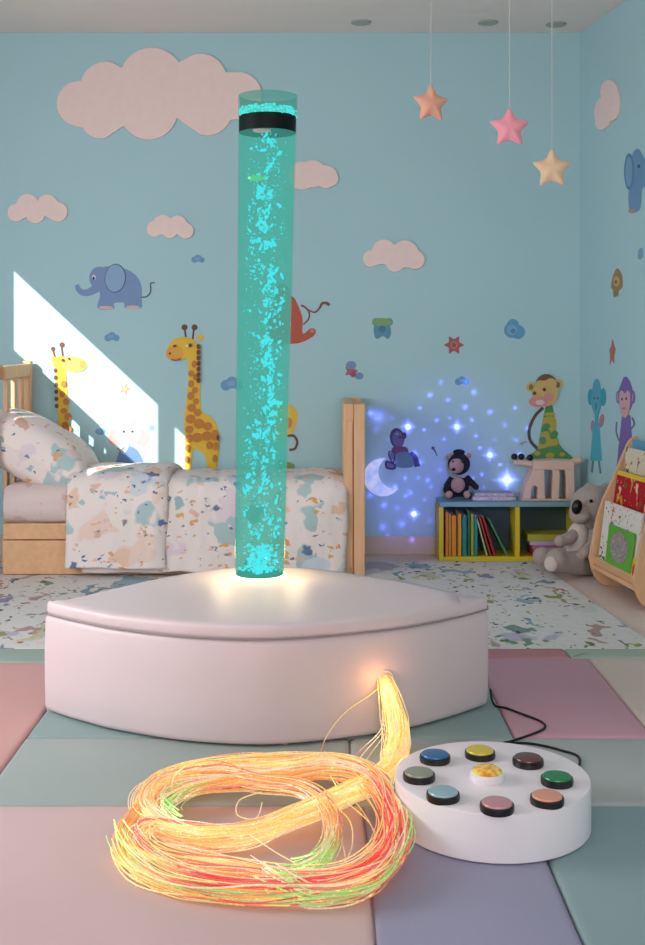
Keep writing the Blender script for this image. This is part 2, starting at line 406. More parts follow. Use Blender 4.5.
mb = MB(); mb.loft([bc(.001, .965), bc(.5, .965), bc(tz(133), .965)], WATER, False, False); mb.build('water', col)
BLK = mat('collar_black', (4, 16, 16), .5, spec=.2)
mb = MB(); mb.loft([bc(tz(133), .975), bc(tz(117), .975)], BLK, True, True); mb.build('collar', col)
CY = emat('cyan_foam', (64, 218, 240), 1.9)
CY.node_tree.nodes['Principled BSDF'].inputs['Base Color'].default_value = (.02, .1, .1, 1)
FOAM = emat('surface_foam', (70, 222, 220), 1.6); FOAM.node_tree.nodes['Principled BSDF'].inputs['Base Color'].default_value = (.02, .1, .1, 1)
rr = random.Random(3); mb = MB()
for i in range(230):
    a = rr.random()*2*PI; q = bc(tz(rr.uniform(109.5, 117.5)), .90)[int(a/(2*PI)*47)]
    mb.ell(q, (.007*rr.uniform(.5, 1.6), .006, .0045*rr.uniform(.6, 1.5)), FOAM, nu=7, nv=5)
mb.loft([bc(tz(116), .86), bc(tz(110.5), .87)], FOAM); mb.build('foam_ring', col)['kind'] = 'stuff'
mb = MB(); cnt = 0
def bub(t, ox, oy, sx, sz, rot):
    c = B0.lerp(B1, t)+Vector((ox, oy, 0))
    R = Matrix.Rotation(rot, 3, 'Y'); vs = []
    phi = rr.random()*6
    base = [(0, 0, -1)]+[(math.cos(2*PI*j/6)*.85, math.sin(2*PI*j/6)*.85, -.45) for j in range(6)]+[(math.cos(2*PI*(j+.5)/6)*.85, math.sin(2*PI*(j+.5)/6)*.85, .45) for j in range(6)]+[(0, 0, 1)]
    for b in base:
        v = Vector(b)*(1+.45*noise.noise(Vector(b)*1.7+Vector((phi*9, cnt*.7, 0)))); v = Vector((v.x*sx, v.y*sx, v.z*sz)); vs.append(c+R @ v)
    fs = [(0, 1+(j+1) % 6, 1+j) for j in range(6)]+[(13, 7+j, 7+(j+1) % 6) for j in range(6)]
    for j in range(6): fs += [(1+j, 1+(j+1) % 6, 7+j), (1+(j+1) % 6, 7+(j+1) % 6, 7+j)]
    mb.add(vs, fs, CY)
Rm = .072
for i in range(2300):
    t = rr.random()**1.0*.985*tz(128)
    py = VY+ (CH-(B0.z+(B1.z-B0.z)*t))*k
    cx = (4*math.sin(py*.021+1)+3*math.sin(py*.05)+2+ (3 if 300 < py < 420 else 0))/k
    dens = noise.noise(Vector((0, 0, py*.045)))
    sp = (.024+.010*(t < .25)+.006*math.sin(py*.03))
    ox = cx+rr.gauss(0, sp); oy = rr.gauss(0, .028)
    if noise.noise(Vector((ox*55, 7.7, t*52))) < -.02-.25*dens: continue
    if ox*ox+oy*oy > (Rm*.88)**2: continue
    s = .0010+.0048*rr.random()**2.0; rot = rr.gauss(0, .7); cnt += 1
    bub(max(t, .012), ox, oy, s, s*rr.uniform(.8, 2.6), rot)
for i in range(750):
    t = rr.random()*tz(136); a = rr.random()*2*PI; q = Rm*(.25+.66*rr.random()**.7); cnt += 1
    s = .0008+.0016*rr.random()**2; bub(t, q*math.cos(a), q*math.sin(a), s, s*rr.uniform(.8, 2), rr.gauss(0, 1))
for i in range(160):   # dense foot of the plume
    t = .010+rr.random()*.055; cnt += 1; ox = rr.gauss(.002, .026)
    if abs(ox) > .06: continue
    s = .002+.004*rr.random(); bub(t, ox, rr.gauss(0, .022), s*1.5, s, rr.gauss(.5, .4))
o = mb.build('bubbles', col, recalc=False); o['kind'] = 'stuff'
RING = emat('warm_ring_light', (255, 224, 150), 2.4, (255, 240, 220))
mb = MB(); cc = Vector((B0.x, B0.y, B0.z+.004))
mb.loft([[cc+Vector((r*math.cos(2*PI*j/48), r*math.sin(2*PI*j/48), z)) for j in range(48)] for r, z in ((.072, -.003), (.086, -.003), (.084, .001), (.074, .003))], RING)
mb.build('light_ring', col)
mb = MB(); mb.lathe(B0, [(.0715, -.002), (.0715, .012), (.069, .015), (.02, .016)], mat('lid_glare_mask_teal', (44, 110, 100), .6), 48); mb.build('lid_glare_mask', col)  # added disc that hides the over-bright lid seen through the water
for j in range(12):
    a = 2*PI*(j+.5)/12
    light('ring_led', 'POINT', (B0.x+.125*math.cos(a), B0.y+.12*math.sin(a), B0.z+.06), .17, (1, .78, .42), shadow_soft_size=.03, specular_factor=.1)
# toy fish in the water
def fish(px, py, cols, label):
    t = tz(py); c = B0.lerp(B1, t)+Vector(((px-VX)/k-B0.lerp(B1, t).x, -.066, 0))
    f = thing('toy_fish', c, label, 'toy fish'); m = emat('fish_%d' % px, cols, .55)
    mb = MB(); mb.ell(c, (.024, .008, .009), m, nu=14, nv=8); mb.build('body', f)
    mb = MB(); mb.add([c+Vector(v) for v in ((.016, -.002, 0), (.032, -.002, .009), (.028, -.002, 0), (.032, -.002, -.009), (.016, .002, 0), (.032, .002, .009), (.028, .002, 0), (.032, .002, -.009))],
        [(0, 1, 2), (0, 2, 3), (4, 6, 5), (4, 7, 6), (0, 4, 5, 1), (1, 5, 6, 2), (2, 6, 7, 3), (3, 7, 4, 0)], m); mb.build('tail_fin', f)
fish(262, 134, (255, 130, 140), 'pink toy fish floating under the black collar of the bubble tube')
fish(257, 181, (120, 225, 120), 'green toy fish hanging lower in the bubble tube, under the pink one')
# ------------------------------------------------------------------ fibre optic bundle
def fibremat():
    m, nt, b = newmat('fibre_glow'); L = nt.links
    at = N(nt, 'ShaderNodeAttribute'); at.attribute_name = 'Glow'
    tc = N(nt, 'ShaderNodeTexCoord'); nz = N(nt, 'ShaderNodeTexNoise'); nz.inputs['Scale'].default_value = 190; nz.inputs['Detail'].default_value = 1
    L.new(tc.outputs['Object'], nz.inputs['Vector'])
    mr = N(nt, 'ShaderNodeMapRange'); mr.inputs[1].default_value = .60; mr.inputs[2].default_value = .72; mr.inputs[3].default_value = 1; mr.inputs[4].default_value = 4.0
    L.new(nz.outputs[0], mr.inputs[0])
    L.new(at.outputs['Color'], b.inputs['Emission Color']); L.new(at.outputs['Color'], b.inputs['Base Color'])
    mu = N(nt, 'ShaderNodeMath', operation='MULTIPLY'); mu.inputs[1].default_value = .40; L.new(mr.outputs[0], mu.inputs[0])
    mu2 = N(nt, 'ShaderNodeMath', operation='MULTIPLY'); L.new(mu.outputs[0], mu2.inputs[0]); L.new(at.outputs['Alpha'], mu2.inputs[1])
    L.new(mu2.outputs[0], b.inputs['Emission Strength']); b.inputs['Roughness'].default_value = .3
    return m
FIB = fibremat(); FIB.cycles.emission_sampling = 'NONE'
HB = HC+Vector((0, .03, 0))
def fp(px, py, z): return FL(px, py, z)
def Hp(px, py, y): return P(px, py, y)
drop = [HB, HC+Vector((0, -.012, .004)), Hp(391, 700, hy-.06), Hp(396, 725, hy-.10), Hp(397, 748, hy-.15)]
up_ = [fp(389, 768, .05), fp(366, 784, .045), fp(330, 801, .04), fp(290, 818, .035), (fp(250, 833, .03)), fp(205, 839, .025), fp(168, 829, .025), fp(146, 808, .03), fp(162, 785, .035), fp(205, 773, .04), fp(250, 769, .045)]
loopR = [fp(290, 768, .05), fp(325, 762, .06), fp(362, 770, .06), fp(388, 795, .055), fp(396, 830, .05), fp(383, 864, .04), fp(345, 884, .03), fp(300, 890, .025), fp(250, 890, .02)]
leftB = [fp(200, 885, .02), fp(160, 872, .02), fp(132, 852, .025), fp(122, 830, .03)]
paths = {
 'A': (drop+up_+loopR+leftB, 66, .029, .022),
 'B': (drop+up_[:9]+[fp(215, 776, .05), fp(260, 783, .055), fp(300, 788, .06), fp(326, 806, .05), fp(334, 836, .045), fp(316, 864, .035), fp(285, 876, .03)], 34, .020, .02),
 'C': (drop+[fp(385, 772, .05), fp(352, 792, .04), fp(300, 815, .04), fp(240, 833, .035), fp(185, 832, .03), fp(150, 826, .04), fp(140, 838, .05), fp(154, 852, .03), fp(190, 862, .02), fp(235, 868, .02), fp(300, 878, .02), fp(350, 872, .03), fp(384, 845, .04), fp(389, 812, .05), fp(365, 781, .055), fp(325, 772, .06), fp(285, 778, .06), fp(240, 782, .05), fp(190, 790, .045), fp(166, 806, .04), fp(190, 825, .04)], 34, .027, .018),
 'D': (drop+up_[:8]+[fp(170, 776, .04), fp(240, 763, .05), fp(300, 760, .05), fp(355, 765, .06), fp(394, 800, .055), fp(399, 840, .045), fp(372, 882, .03), fp(320, 896, .02), fp(290, 886, .03), fp(262, 868, .04), fp(248, 858, .055)], 42, .022, .018),
 'E': (drop+up_[:6]+[fp(170, 830, .03), fp(138, 812, .03), fp(150, 785, .03), fp(200, 768, .03), fp(150, 800, .03), fp(125, 830, .03), fp(128, 858, .02), fp(165, 882, .015), fp(220, 894, .015), fp(280, 897, .012), fp(330, 893, .012)], 28, .018, .015),
}
YEL, ORG, RED, PNK, GRN, PAL, AMB = [lin(c)[:3] for c in ((255, 228, 150), (246, 180, 108), (240, 84, 84), (232, 134, 122), (176, 222, 136), (246, 222, 190), (240, 206, 120))]
fib = thing('fibre_optic_bundle', (.02, 2.6, 0), 'coiled bundle of glowing yellow, orange, red and green fibre optic strands spilling from the platform', 'fibre optic lights')
rr = random.Random(11)
def strand(mb, centre, w, h, rad, npt, kind, wob=1.0):
    a = rr.random()*2*PI; q = math.sqrt(rr.random()); u0, v0 = math.cos(a)*q, math.sin(a)*q
    sd = rr.random()*100; gb = rr.uniform(.6, 1.35)
    c1 = rr.choice([YEL, YEL, AMB, PAL, YEL]); c2 = rr.choice([ORG, YEL, PAL, PNK, PAL, AMB, YEL]); 
    if kind in 'AD': c3 = RED if u0 > .5 else (GRN if u0 < -.55 and rr.random() < .35 else rr.choice([ORG, YEL, PNK, PAL, RED]))
    else: c3 = rr.choice([ORG, ORG, PNK, YEL, PAL, AMB])
    c4 = rr.choice([YEL, GRN, PAL, YEL]) if kind in 'AE' else rr.choice([GRN, PAL, GRN])
    if kind == 'E': c3 = rr.choice([PNK, AMB, AMB, ORG]); c4 = AMB
    n = len(centre); L = [0]
    for i in range(n-1): L.append(L[-1]+(centre[i+1]-centre[i]).length)
    tot = L[-1]*(1-rr.random()*.06); pts = []; cols = []; kk = 0
    for j in range(npt):
        s = tot*j/(npt-1)
        while kk < n-2 and L[kk+1] < s: kk += 1
        t = (s-L[kk])/(L[kk+1]-L[kk]); p = centre[kk].lerp(centre[kk+1], t); d = (centre[kk+1]-centre[kk]).normalized()
        f = s/L[-1]; side = Vector((d.y, -d.x, 0))
        if side.length < .3: side = Vector((1, 0, 0))
        side.normalize(); upv = side.cross(d).normalized()
        if upv.z < 0: upv = -upv
        ease = min(1.15, .34+f*12) if f < .12 else 1
        hang = p.z > .09
        uu = u0+.8*wob*noise.noise(Vector((sd, s*5, 0))); vv = v0+.5*wob*noise.noise(Vector((sd, s*5, 9)))
        if f > .93: uu *= 1+(f-.93)*6; vv *= 1+(f-.93)*6
        p = p+side*uu*w*(ease if hang else 1)+upv*vv*h*(ease if hang else 1)
        if p.z < rad: p.z = rad+.0005
        # keep clear of the platform front and the button drum
        if s > .06 and p.y > hy-.012 and p.z > .0: p.y = hy-.012
        dx, dy = p.x-.365, p.y-2.47; r_ = math.hypot(dx, dy)
        if r_ < .215 and p.z < .11: p.x = .365+dx/r_*.216; p.y = 2.47+dy/r_*.216
        pts.append(p)
        def mixc(a, b, t): return tuple(a[i]*(1-t)+b[i]*t for i in range(3))
        if f < .25: c = c1; st = 1.25
        elif f < .4: c = mixc(c1, c2, (f-.25)/.15); st = 1
        elif f < .6: c = c2; st = .9
        elif f < .68: c = mixc(c2, c3, (f-.6)/.08); st = .85
        elif f < .9: c = c3; st = .8
        else: c = mixc(c3, c4, min(1, (f-.9)/.05)); st = .9+1.3*(f > .97)
        g = gb*(.75+.9*noise.noise(Vector((sd*3, s*11, 3))))
        cols.append(c+(st*g,))
    rr_ = [rad]*npt
    mb.tube(pts, rr_, FIB, 5)
    for c in cols: mb.col += [c]*5
objs = 0; rest = MB(); order = []
for kd, (pth, cnt_, w, h) in paths.items():
    cl = smoothpoly(pth, 10, False)
    for i in range(cnt_): order.append((kd, cl, w, h))
rr.shuffle(order)
LMB = MB()
for (kd, cl, w, h) in order:
    if objs < 88:
        mb = MB(); strand(mb, cl, w, h, rr.uniform(.0011, .0017), 130, kd); mb.build('strand', fib, recalc=False); objs += 1
    else: strand(rest, cl, w, h, rr.uniform(.0010, .0015), 110, kd)
# stray strands that part from the bundle
def stray(pts, n=40, rad=.0013):
    global objs
    mb = MB(); strand(mb, smoothpoly(pts, 8, False), .001, .001, rad, n, 'B', .3); mb.build('strand', fib, recalc=False); objs += 1
stray([HC+Vector((-.012, -.006, -.012)), Hp(372, 694, hy-.05), Hp(345, 713, hy-.09), Hp(326, 738, hy-.14), fp(318, 764, .04)])
stray([fp(172, 792, .03), fp(174, 776, .07), fp(190, 764, .10), fp(215, 760, .115), fp(236, 766, .09), fp(250, 775, .05)])
for dx in (0, 7, 14): stray([Hp(386+dx*.4, 715, hy-.05), Hp(378+dx*.5, 733, hy-.09), Hp(358+dx, 752, hy-.14), fp(346+dx, 768, .05)])
stray([fp(300, 790, .05), fp(345, 815, .03), fp(352, 845, .02), fp(340, 868, .02)])
stray([fp(335, 780, .05), fp(362, 810, .02), fp(375, 840, .02), fp(352, 862, .02), fp(310, 868, .02)])
stray([fp(330, 790, .05), fp(340, 830, .02), fp(348, 872, .02)])
stray([fp(262, 792, .05), fp(240, 800, .06), fp(238, 815, .04), fp(256, 818, .04), fp(262, 800, .05)])
stray([fp(250, 835, .05), fp(275, 852, .04), fp(300, 866, .03)])
stray([fp(330, 776, .06), fp(345, 800, .05), fp(368, 822, .03), fp(385, 850, .03)])
o = rest.build('strand_mass', fib, recalc=False); o['kind'] = 'stuff'
light('fibre_port_light', 'POINT', HC+Vector((-.004, -.06, .006)), .2, (1, .45, .15), shadow_soft_size=.01)
# ------------------------------------------------------------------ button drum
DC = Vector((.365, 2.47, 0)); DRW = mat('drum_white', (236, 228, 232), .35, var=.01, spec=.4)
drum = thing('button_drum', DC, 'low white round drum with eight coloured push buttons around an amber one', 'button controller')
mb = MB(); mb.lathe(DC, [(.203, 0), (.208, .004), (.208, .094), (.2065, .099), (.203, .1), (.12, .1)], DRW, 72); mb.build('drum_body', drum)
BB = mat('button_black', (18, 16, 18), .35, spec=.5)
for nm, px, py, c in (('blue', 435, 751, (30, 98, 152)), ('yellow', 480, 747, (214, 186, 40)), ('maroon', 528, 754.5, (96, 40, 36)), ('green', 557, 773, (30, 118, 62)),
                      ('peach', 547, 792, (222, 150, 120)), ('dusty pink', 497, 799, (196, 138, 142)), ('pale blue', 443, 788, (150, 184, 190)), ('sage grey', 419, 769, (146, 148, 128))):
    p = FL(px, py, .122); p.z = .1
    mb = MB(); mb.lathe(p, [(.0335, -.001), (.0345, .007), (.0335, .013), (.030, .0135)], BB, 36); b = mb.build('button', drum)
    b['label'] = nm+' push button'
    m = mat('cap_'+nm.replace(' ', '_'), c, .3, var=.02, spec=.5, coat=.3)
    mb = MB(); mb.lathe(p, [(.0305, .012), (.0305, .0150), (.029, .0172), (.018, .0182), (.004, .0185)], m, 36); mb.build('cap', b)
p = FL(487, 768, .125); p.z = .1
mb = MB(); mb.lathe(p, [(.035, -.001), (.037, .004), (.036, .014), (.031, .018)], DRW, 36); b = mb.build('button', drum); b['label'] = 'amber lit centre button'
AMBM, nt, bs = newmat('amber_dome'); tc = N(nt, 'ShaderNodeTexCoord'); nz = N(nt, 'ShaderNodeTexNoise'); nz.inputs['Scale'].default_value = 60
nt.links.new(tc.outputs['Object'], nz.inputs['Vector']); cr = N(nt, 'ShaderNodeValToRGB')
cr.color_ramp.elements[0].position = .38; cr.color_ramp.elements[0].color = lin((200, 120, 30)); cr.color_ramp.elements[1].position = .62; cr.color_ramp.elements[1].color = lin((226, 200, 96))
nt.links.new(nz.outputs[0], cr.inputs[0]); nt.links.new(cr.outputs[0], bs.inputs['Base Color']); nt.links.new(cr.outputs[0], bs.inputs['Emission Color'])
bs.inputs['Emission Strength'].default_value = .3; bs.inputs['Roughness'].default_value = .15
mb = MB(); mb.lathe(p, [(.032, .015), (.031, .021), (.024, .026), (.012, .0285), (.003, .029)], AMBM, 36); mb.build('cap', b)
# cable
CAB = mat('cable_black', (16, 14, 16), .45)
mb = MB(); zc = .0035
pts = [FL(488, 694, .06), FL(492, 700, .02), FL(496, 706, zc), FL(506, 708, zc), FL(522, 714, zc), FL(540, 721, zc), FL(545, 727, zc), FL(535, 733, zc), FL(512, 741, zc), FL(505, 743, zc), FL(530, 743.5, zc), FL(560, 750, zc), FL(580, 760, zc), FL(588, 772, zc), FL(589, 783, .02)]
pts[-1] = Vector((DC.x+.209*math.cos(.6), DC.y+.209*math.sin(.6), .03)); pts[-2] = Vector((DC.x+.235*math.cos(.65), DC.y+.235*math.sin(.65), .006))
pts[0] = Vector((.477, 3.26, .04))
mb.tube(smoothpoly(pts, 8, False), .0032, CAB, 8)
tag(mb.build('power_cable'), 'thin black cable looping on the mats from the platform to the button drum', 'cable')
# ------------------------------------------------------------------ bed
CLOTHC = [(106, 122, 160), (226, 156, 104), (156, 186, 192), (232, 196, 172), (226, 206, 210), (214, 178, 160)]
def cloth(name, seed, base=(236, 222, 218)):
    return blobs(name, base, [
        (6, .44, .5, [(176, 198, 200), (234, 208, 196), (226, 208, 216), (206, 212, 220)], 1.4, (1, 1, 1)),
        (9, .34, .42, CLOTHC, 1.3, (1, 1, 1.1)),
        (15, .28, .36, [(224, 168, 120), (124, 140, 178), (170, 192, 194), (220, 172, 110), (232, 184, 166)], 1.6, (1, 1, 1.4)),
        (30, .24, .28, [(222, 150, 90), (96, 112, 150), (110, 130, 150), (226, 160, 130)], 1.6, (1, 1, 1.3))], seed=seed, bump=.12)
QUILT = cloth('quilt_print', 1.3); QUILT2 = cloth('folded_quilt_print', 5.1); PIL = cloth('pillow_print', 8.4)
SHEET = blobs('sheet_print', (220, 200, 196), [(7, .4, .5, [(216, 190, 182), (224, 206, 204), (214, 180, 168)], 1.5, (1, 1, 1)), (14, .25, .3, [(214, 168, 150), (190, 184, 190)], 1.8, (1, 1, 1))], seed=3)
YN = F*(CH-FLOOR)/(578-VY); YB = D-.02           # near and far side of the bed
HX = -1.40
bed = thing('childs_bed', (-.6, (YN+YB)/2, FLOOR), 'low beech wood child bed along the back wall with slatted headboard', 'bed')
mb = MB(); mb.box((HX, YN+.002, .0), (.105, YN+.030, .148), BEECH); mb.build('side_rail', bed, bevel=.004)
mb = MB(); mb.box((HX, YN+.006, .152), (.105, YN+.034, .222), BEECH); mb.build('upper_rail', bed, bevel=.004)
mb = MB(); mb.box((HX, YB-.03, .0), (.105, YB, .222), BEECH); mb.build('side_rail', bed, bevel=.004)
mb = MB(); mb.box((HX, YN+.035, .12), (.105, YB-.031, .14), BEECH); mb.build('slat_base', bed)
hb = MB(); hb.box((HX-.04, YN+.05, .85), (HX, YB, .912), BEECHV); hbo = hb.build('headboard', bed, bevel=.006)
for ya, yb in ((YN-.005, YN+.045), (YB-.045, YB)):
    mb = MB(); mb.box((HX-.045, ya, -.0025), (HX+.003 if ya > YN else HX-.022, yb, .925), BEECHV); mb.build('post', bed, bevel=.005)
for i in range(3):
    yc = 5.43-i*.125
    mb = MB(); mb.box((HX-.03, yc-.022, .2), (HX-.012, yc+.020, .86), BEECHV); mb.build('slat', hbo, bevel=.003)
fx = P(354, 400, YN).x; fx1 = P(365, 400, YN).x; zt = CH-(404-VY)*YN/F
mb = MB(); mb.box((fx, YN-.006, -.0025), (fx1, YN+.042, zt), BEECHV); mb.build('post', bed, bevel=.003)
mb = MB(); mb.box((fx, YB-.048, -.0025), (fx1, YB, zt), BEECHV); mb.build('post', bed, bevel=.003)
mb = MB(); mb.box((fx-.046, YN+.008, .0), (fx-.001, YB-.01, zt), BEECHV); mb.build('footboard', bed, bevel=.004)
mb = MB(); mb.box((fx-.040, YN-.000, .03), (fx-.006, YN+.007, zt-.075), BEECHV); mb.build('panel', bed, bevel=.003)
# mattress
mb = MB(); slab(mb, [(HX+.006, YN+.012), (.09, YN+.012), (.09, YB-.035), (HX+.006, YB-.035)], [(.012, .225), (.0, .24), (-.004, .30), (0, .37), (.008, .384), (.03, .39)], SHEET)
tag(mb.build('mattress', angle=80), 'mattress in a pale peach printed sheet, bare below the pillow', 'mattress')
# pillow
mb = MB(); pc = P(36, 450, 5.25); 
nu, nv = 40, 24; Rm_ = Matrix.Rotation(math.radians(27), 3, 'Y'); rings = []
vs = []; fs = []
for sgn in (1, -1):
    for i in range(nv+1):
        for j in range(nu+1):
            a = -1+2*j/nu; b = -1+2*i/nv
            e = max(0, (1-abs(a)**2.6))*max(0, (1-abs(b)**2.6)); th = .14*e**.42
            pinch = 1-.10*(1-abs(a)**2)*(abs(b)**3); pin2 = 1-.10*(1-abs(b)**2)*abs(a)**3
            v = Vector((a*.285*pin2, b*.20*pinch, sgn*th+.012*noise.noise(Vector((a*2.3, b*2.3, sgn*2)))*e+.012*a*a*b))
            vs.append(pc+Rm_ @ v)
    o_ = 0 if sgn == 1 else (nv+1)*(nu+1)
    for i in range(nv):
        for j in range(nu):
            q = (o_+i*(nu+1)+j, o_+i*(nu+1)+j+1, o_+(i+1)*(nu+1)+j+1, o_+(i+1)*(nu+1)+j); fs.append(q if sgn == 1 else q[::-1])
mb.add(vs, fs, PIL)
o = mb.build('pillow', recalc=False); tag(o, 'plump pillow with blue and orange animal print leaning on the headboard', 'pillow')
# quilts
def quilt(name, x0, x1, prof, m, amp, seed, label, end=.06, th=.014, seam=0):
    prof = smoothpoly([Vector((p[0], p[1], 0)) for p in prof], 7, False); nx = 110; vs = []; fs = []
    n = len(prof)
    for i in range(nx+1):
        fx_ = i/nx; x = x0+(x1-x0)*fx_
        e1 = min(1, (x-x0)/end); e2 = min(1, (x1-x)/end); e = math.sqrt(max(0, 1-(1-e1)**2))*math.sqrt(max(0, 1-(1-e2)**2))
        for j, p in enumerate(prof):
            g = j/(n-1); y, z = p.x, p.y
            nrm = Vector((0, -1, .0)) if g > .55 else Vector((0, -.2, 1))
            dsp = amp*(noise.noise(Vector((x*7+seed, g*2.2, seed)))+.6*noise.noise(Vector((x*17+seed, g*3.5+x*4, seed+5)))+.3*noise.noise(Vector((x*30, g*9, seed))))
            q = Vector((x+.012*noise.noise(Vector((x*3, g*5, seed+3))), y, z))+nrm*dsp
            q.y += (1-e)*.022*(g > .45); q.z -= (1-e)*.022*(g <= .6)
            if g > .97: q.z += .008*noise.noise(Vector((x*9, seed, 1)))
            q.z = max(q.z, FLOOR+.004)
            vs.append(q)
    for i in range(nx):
        for j in range(n-1): fs.append((i*n+j, (i+1)*n+j, (i+1)*n+j+1, i*n+j+1))
    mb = MB(); mb.add(vs, fs, m); o = mb.build(name, recalc=True)
    md = o.modifiers.new('t', 'SOLIDIFY'); md.thickness = th; md.offset = 0
    tag(o, label, 'quilt'); return o
xq0, xq1 = P(82, 500, 5.0).x, P(349, 500, 5.0).x
quilt('quilt', xq0, xq1-.012, [(YB-.03, .392), (YB-.10, .402), (5.35, .415), (5.15, .418), (YN+.01, .405), (YN-.030, .35), (YN-.036, .25), (YN-.034, .13), (YN-.040, .018)], QUILT, .013, 2.2,
      'white quilt printed with blue and orange animals spread over the bed down to the rug', end=.08)
quilt('folded_quilt', P(68, 500, 5.0).x, P(166, 500, 5.0).x, [(YB-.04, .415), (5.35, .448), (5.15, .450), (YN-.005, .430), (YN-.058, .36), (YN-.066, .25), (YN-.062, .13), (YN-.066, .040)], QUILT2, .009, 6.5,
      'turned-back end of a pale animal print quilt hanging over the bed side beside the pillow', end=.05, th=.02)
# ------------------------------------------------------------------ wall decals
def E(cx, cy, rx, ry=None, rot=0, n=30):
    ry = rx if ry is None else ry; r = math.radians(rot)
    return [(cx+rx*math.cos(2*PI*i/n)*math.cos(r)-ry*math.sin(2*PI*i/n)*math.sin(r), cy+rx*math.cos(2*PI*i/n)*math.sin(r)+ry*math.sin(2*PI*i/n)*math.cos(r)) for i in range(n)]
def SP(pts, n=6): return [(p.x, p.y) for p in smoothpoly([Vector((a, b, 0)) for a, b in pts], n)]
def ST(pts, w, w2=None):
    c = smoothpoly([Vector((a, b, 0)) for a, b in pts], 7, False); L_, R_ = [], []
    for i, p in enumerate(c):
        t = (c[min(i+1, len(c)-1)]-c[max(i-1, 0)]).normalized(); nn = Vector((-t.y, t.x, 0)); ww = w if w2 is None else w+(w2-w)*i/(len(c)-1)
        L_.append(p+nn*ww/2); R_.append(p-nn*ww/2)
    return [(p.x, p.y) for p in L_+R_[::-1]]
def cloudpoly(cx, cy, els, n=110):
    out = []
    for i in range(n):
        a = 2*PI*i/n; dx, dy = math.cos(a), math.sin(a); best = 0
        for e in els:
            ex, ey, rx = e[:3]; ry = e[3] if len(e) > 3 else rx
            ox, oy = cx-ex, cy-ey; A = (dx/rx)**2+(dy/ry)**2; B = 2*(ox*dx/rx**2+oy*dy/ry**2); C = (ox/rx)**2+(oy/ry)**2-1
            dd = B*B-4*A*C
            if dd >= 0: best = max(best, (-B+math.sqrt(dd))/(2*A))
        out.append((cx+dx*max(best, 1), cy+dy*max(best, 1)))
    return out
dc = {}
def dm(c):
    if c not in dc: dc[c] = mat('decal_paint_%d_%d_%d' % c, c if c == CLD else tuple(c[i]*.84+(165, 180, 182)[i]*.16 for i in range(3)), .65, var=.05, vscale=25)
    return dc[c]
def tf(x0, y0, s): return lambda pts: [(x0+a/s, y0+b/s) for a, b in pts]
def decal(name, label, cat, layers, surf=back, th=.0014, step=.0005, f=None, bevel=0, group=None):
    mb = MB()
    for i, (c, pts) in enumerate(layers):
        if f: pts = f(pts)
        off = th+i*step; A_, B_ = [], []
        for (x, y) in pts:
            p, nn = surf(x, y); A_.append(p+nn*.0002); B_.append(p+nn*off)
        mb.loft([A_, B_], dm(c))
    o = mb.build(name, smooth=False, recalc=True, bevel=bevel)
    return tag(o, label, cat, group)
CLD = (236, 210, 204)
def cloud(cx, cy, els, label, surf=back, th=.012): decal('cloud_plaque', label, 'wall decoration', [(CLD, cloudpoly(cx, cy, els))], surf, th, bevel=.002)
cloud(155, 98, [(80, 104, 23), (106, 87, 25), (152, 80, 32), (201, 80, 26), (238, 96, 24), (101, 119, 20), (149, 111, 29), (207, 110, 26)], 'very large pale pink cloud plaque high on the left of the back wall')
cloud(37, 209, [(17, 213, 9), (28, 205, 11), (48, 205, 10.5), (58, 212, 10), (36, 214, 9.5)], 'small pale cloud plaque at the far left above the headboard')
cloud(170, 228, [(155, 229, 8), (163, 225, 10), (178, 225, 9.5), (186, 231, 8), (170, 231, 7.5)], 'small pink cloud plaque above the blue elephant')
cloud(314, 176, [(302, 176, 14), (313, 174, 13.5), (326, 177, 11.5), (331, 179, 7.5)], 'pink cloud plaque half hidden behind the bubble tube')
cloud(395, 257, [(371, 259, 8.5), (384, 252, 12.5), (405, 254, 13.5), (415, 260, 9.5), (395, 262, 10)], 'medium pink cloud plaque right of the tube, alone mid-wall')
cloud(608, 104, [(611, 92, 8.5, 12), (605, 113, 8.5, 16), (614, 103, 7, 18), (603, 122, 6, 8)], 'pale cloud plaque high on the right wall', surf=right)
BLU, BLU2, SKY = (108, 136, 188), (128, 158, 206), (96, 150, 190)
def miniblue(cx, cy, w, label): decal('small_cloud_decal', label, 'wall decal', [(SKY, cloudpoly(cx, cy, [(cx-w*.5, cy+w*.1, w*.45), (cx, cy-w*.12, w*.5), (cx+w*.55, cy+w*.12, w*.4)])), (BLU2, E(cx-w*.1, cy-w*.05, w*.35, w*.2))])
miniblue(198, 259, 7, 'tiny blue cloud decal between the elephant and the tube')
miniblue(112, 337, 8, 'tiny blue cloud decal below the elephant')
miniblue(462, 381, 7.5, 'tiny blue cloud decal above the projected stars')
miniblue(232, 384, 12, 'blue cloud decal peeking out left of the bubble tube')
# big elephant
f = tf(40, 240, 4.96); EL = (112, 140, 188)
decal('elephant_decal', 'blue grey elephant decal with curled trunk above the sun patch', 'wall decal', [
    (EL, ST([(183, 222), (192, 246), (218, 262), (252, 255), (285, 235)], 20, 44)), (EL, SP([(290, 150), (340, 130), (420, 142), (478, 178), (503, 230), (504, 290), (500, 338), (425, 338), (416, 312), (368, 314), (365, 342), (288, 340), (298, 270), (280, 220)])),
    (EL, E(295, 188, 50, 56)), ((60, 66, 92), E(374, 190, 53, 72, 5)), ((130, 164, 206), E(373, 190, 49, 68, 5)), ((60, 66, 92), ST([(503, 284), (530, 280), (549, 255), (549, 216), (570, 213)], 6)),
    ((214, 178, 172), E(328, 336, 36, 9)), ((214, 178, 172), E(462, 334, 34, 9)), ((235, 235, 235), E(268, 186, 9, 12)), ((30, 34, 60), E(267, 190, 6, 8))], f=f)
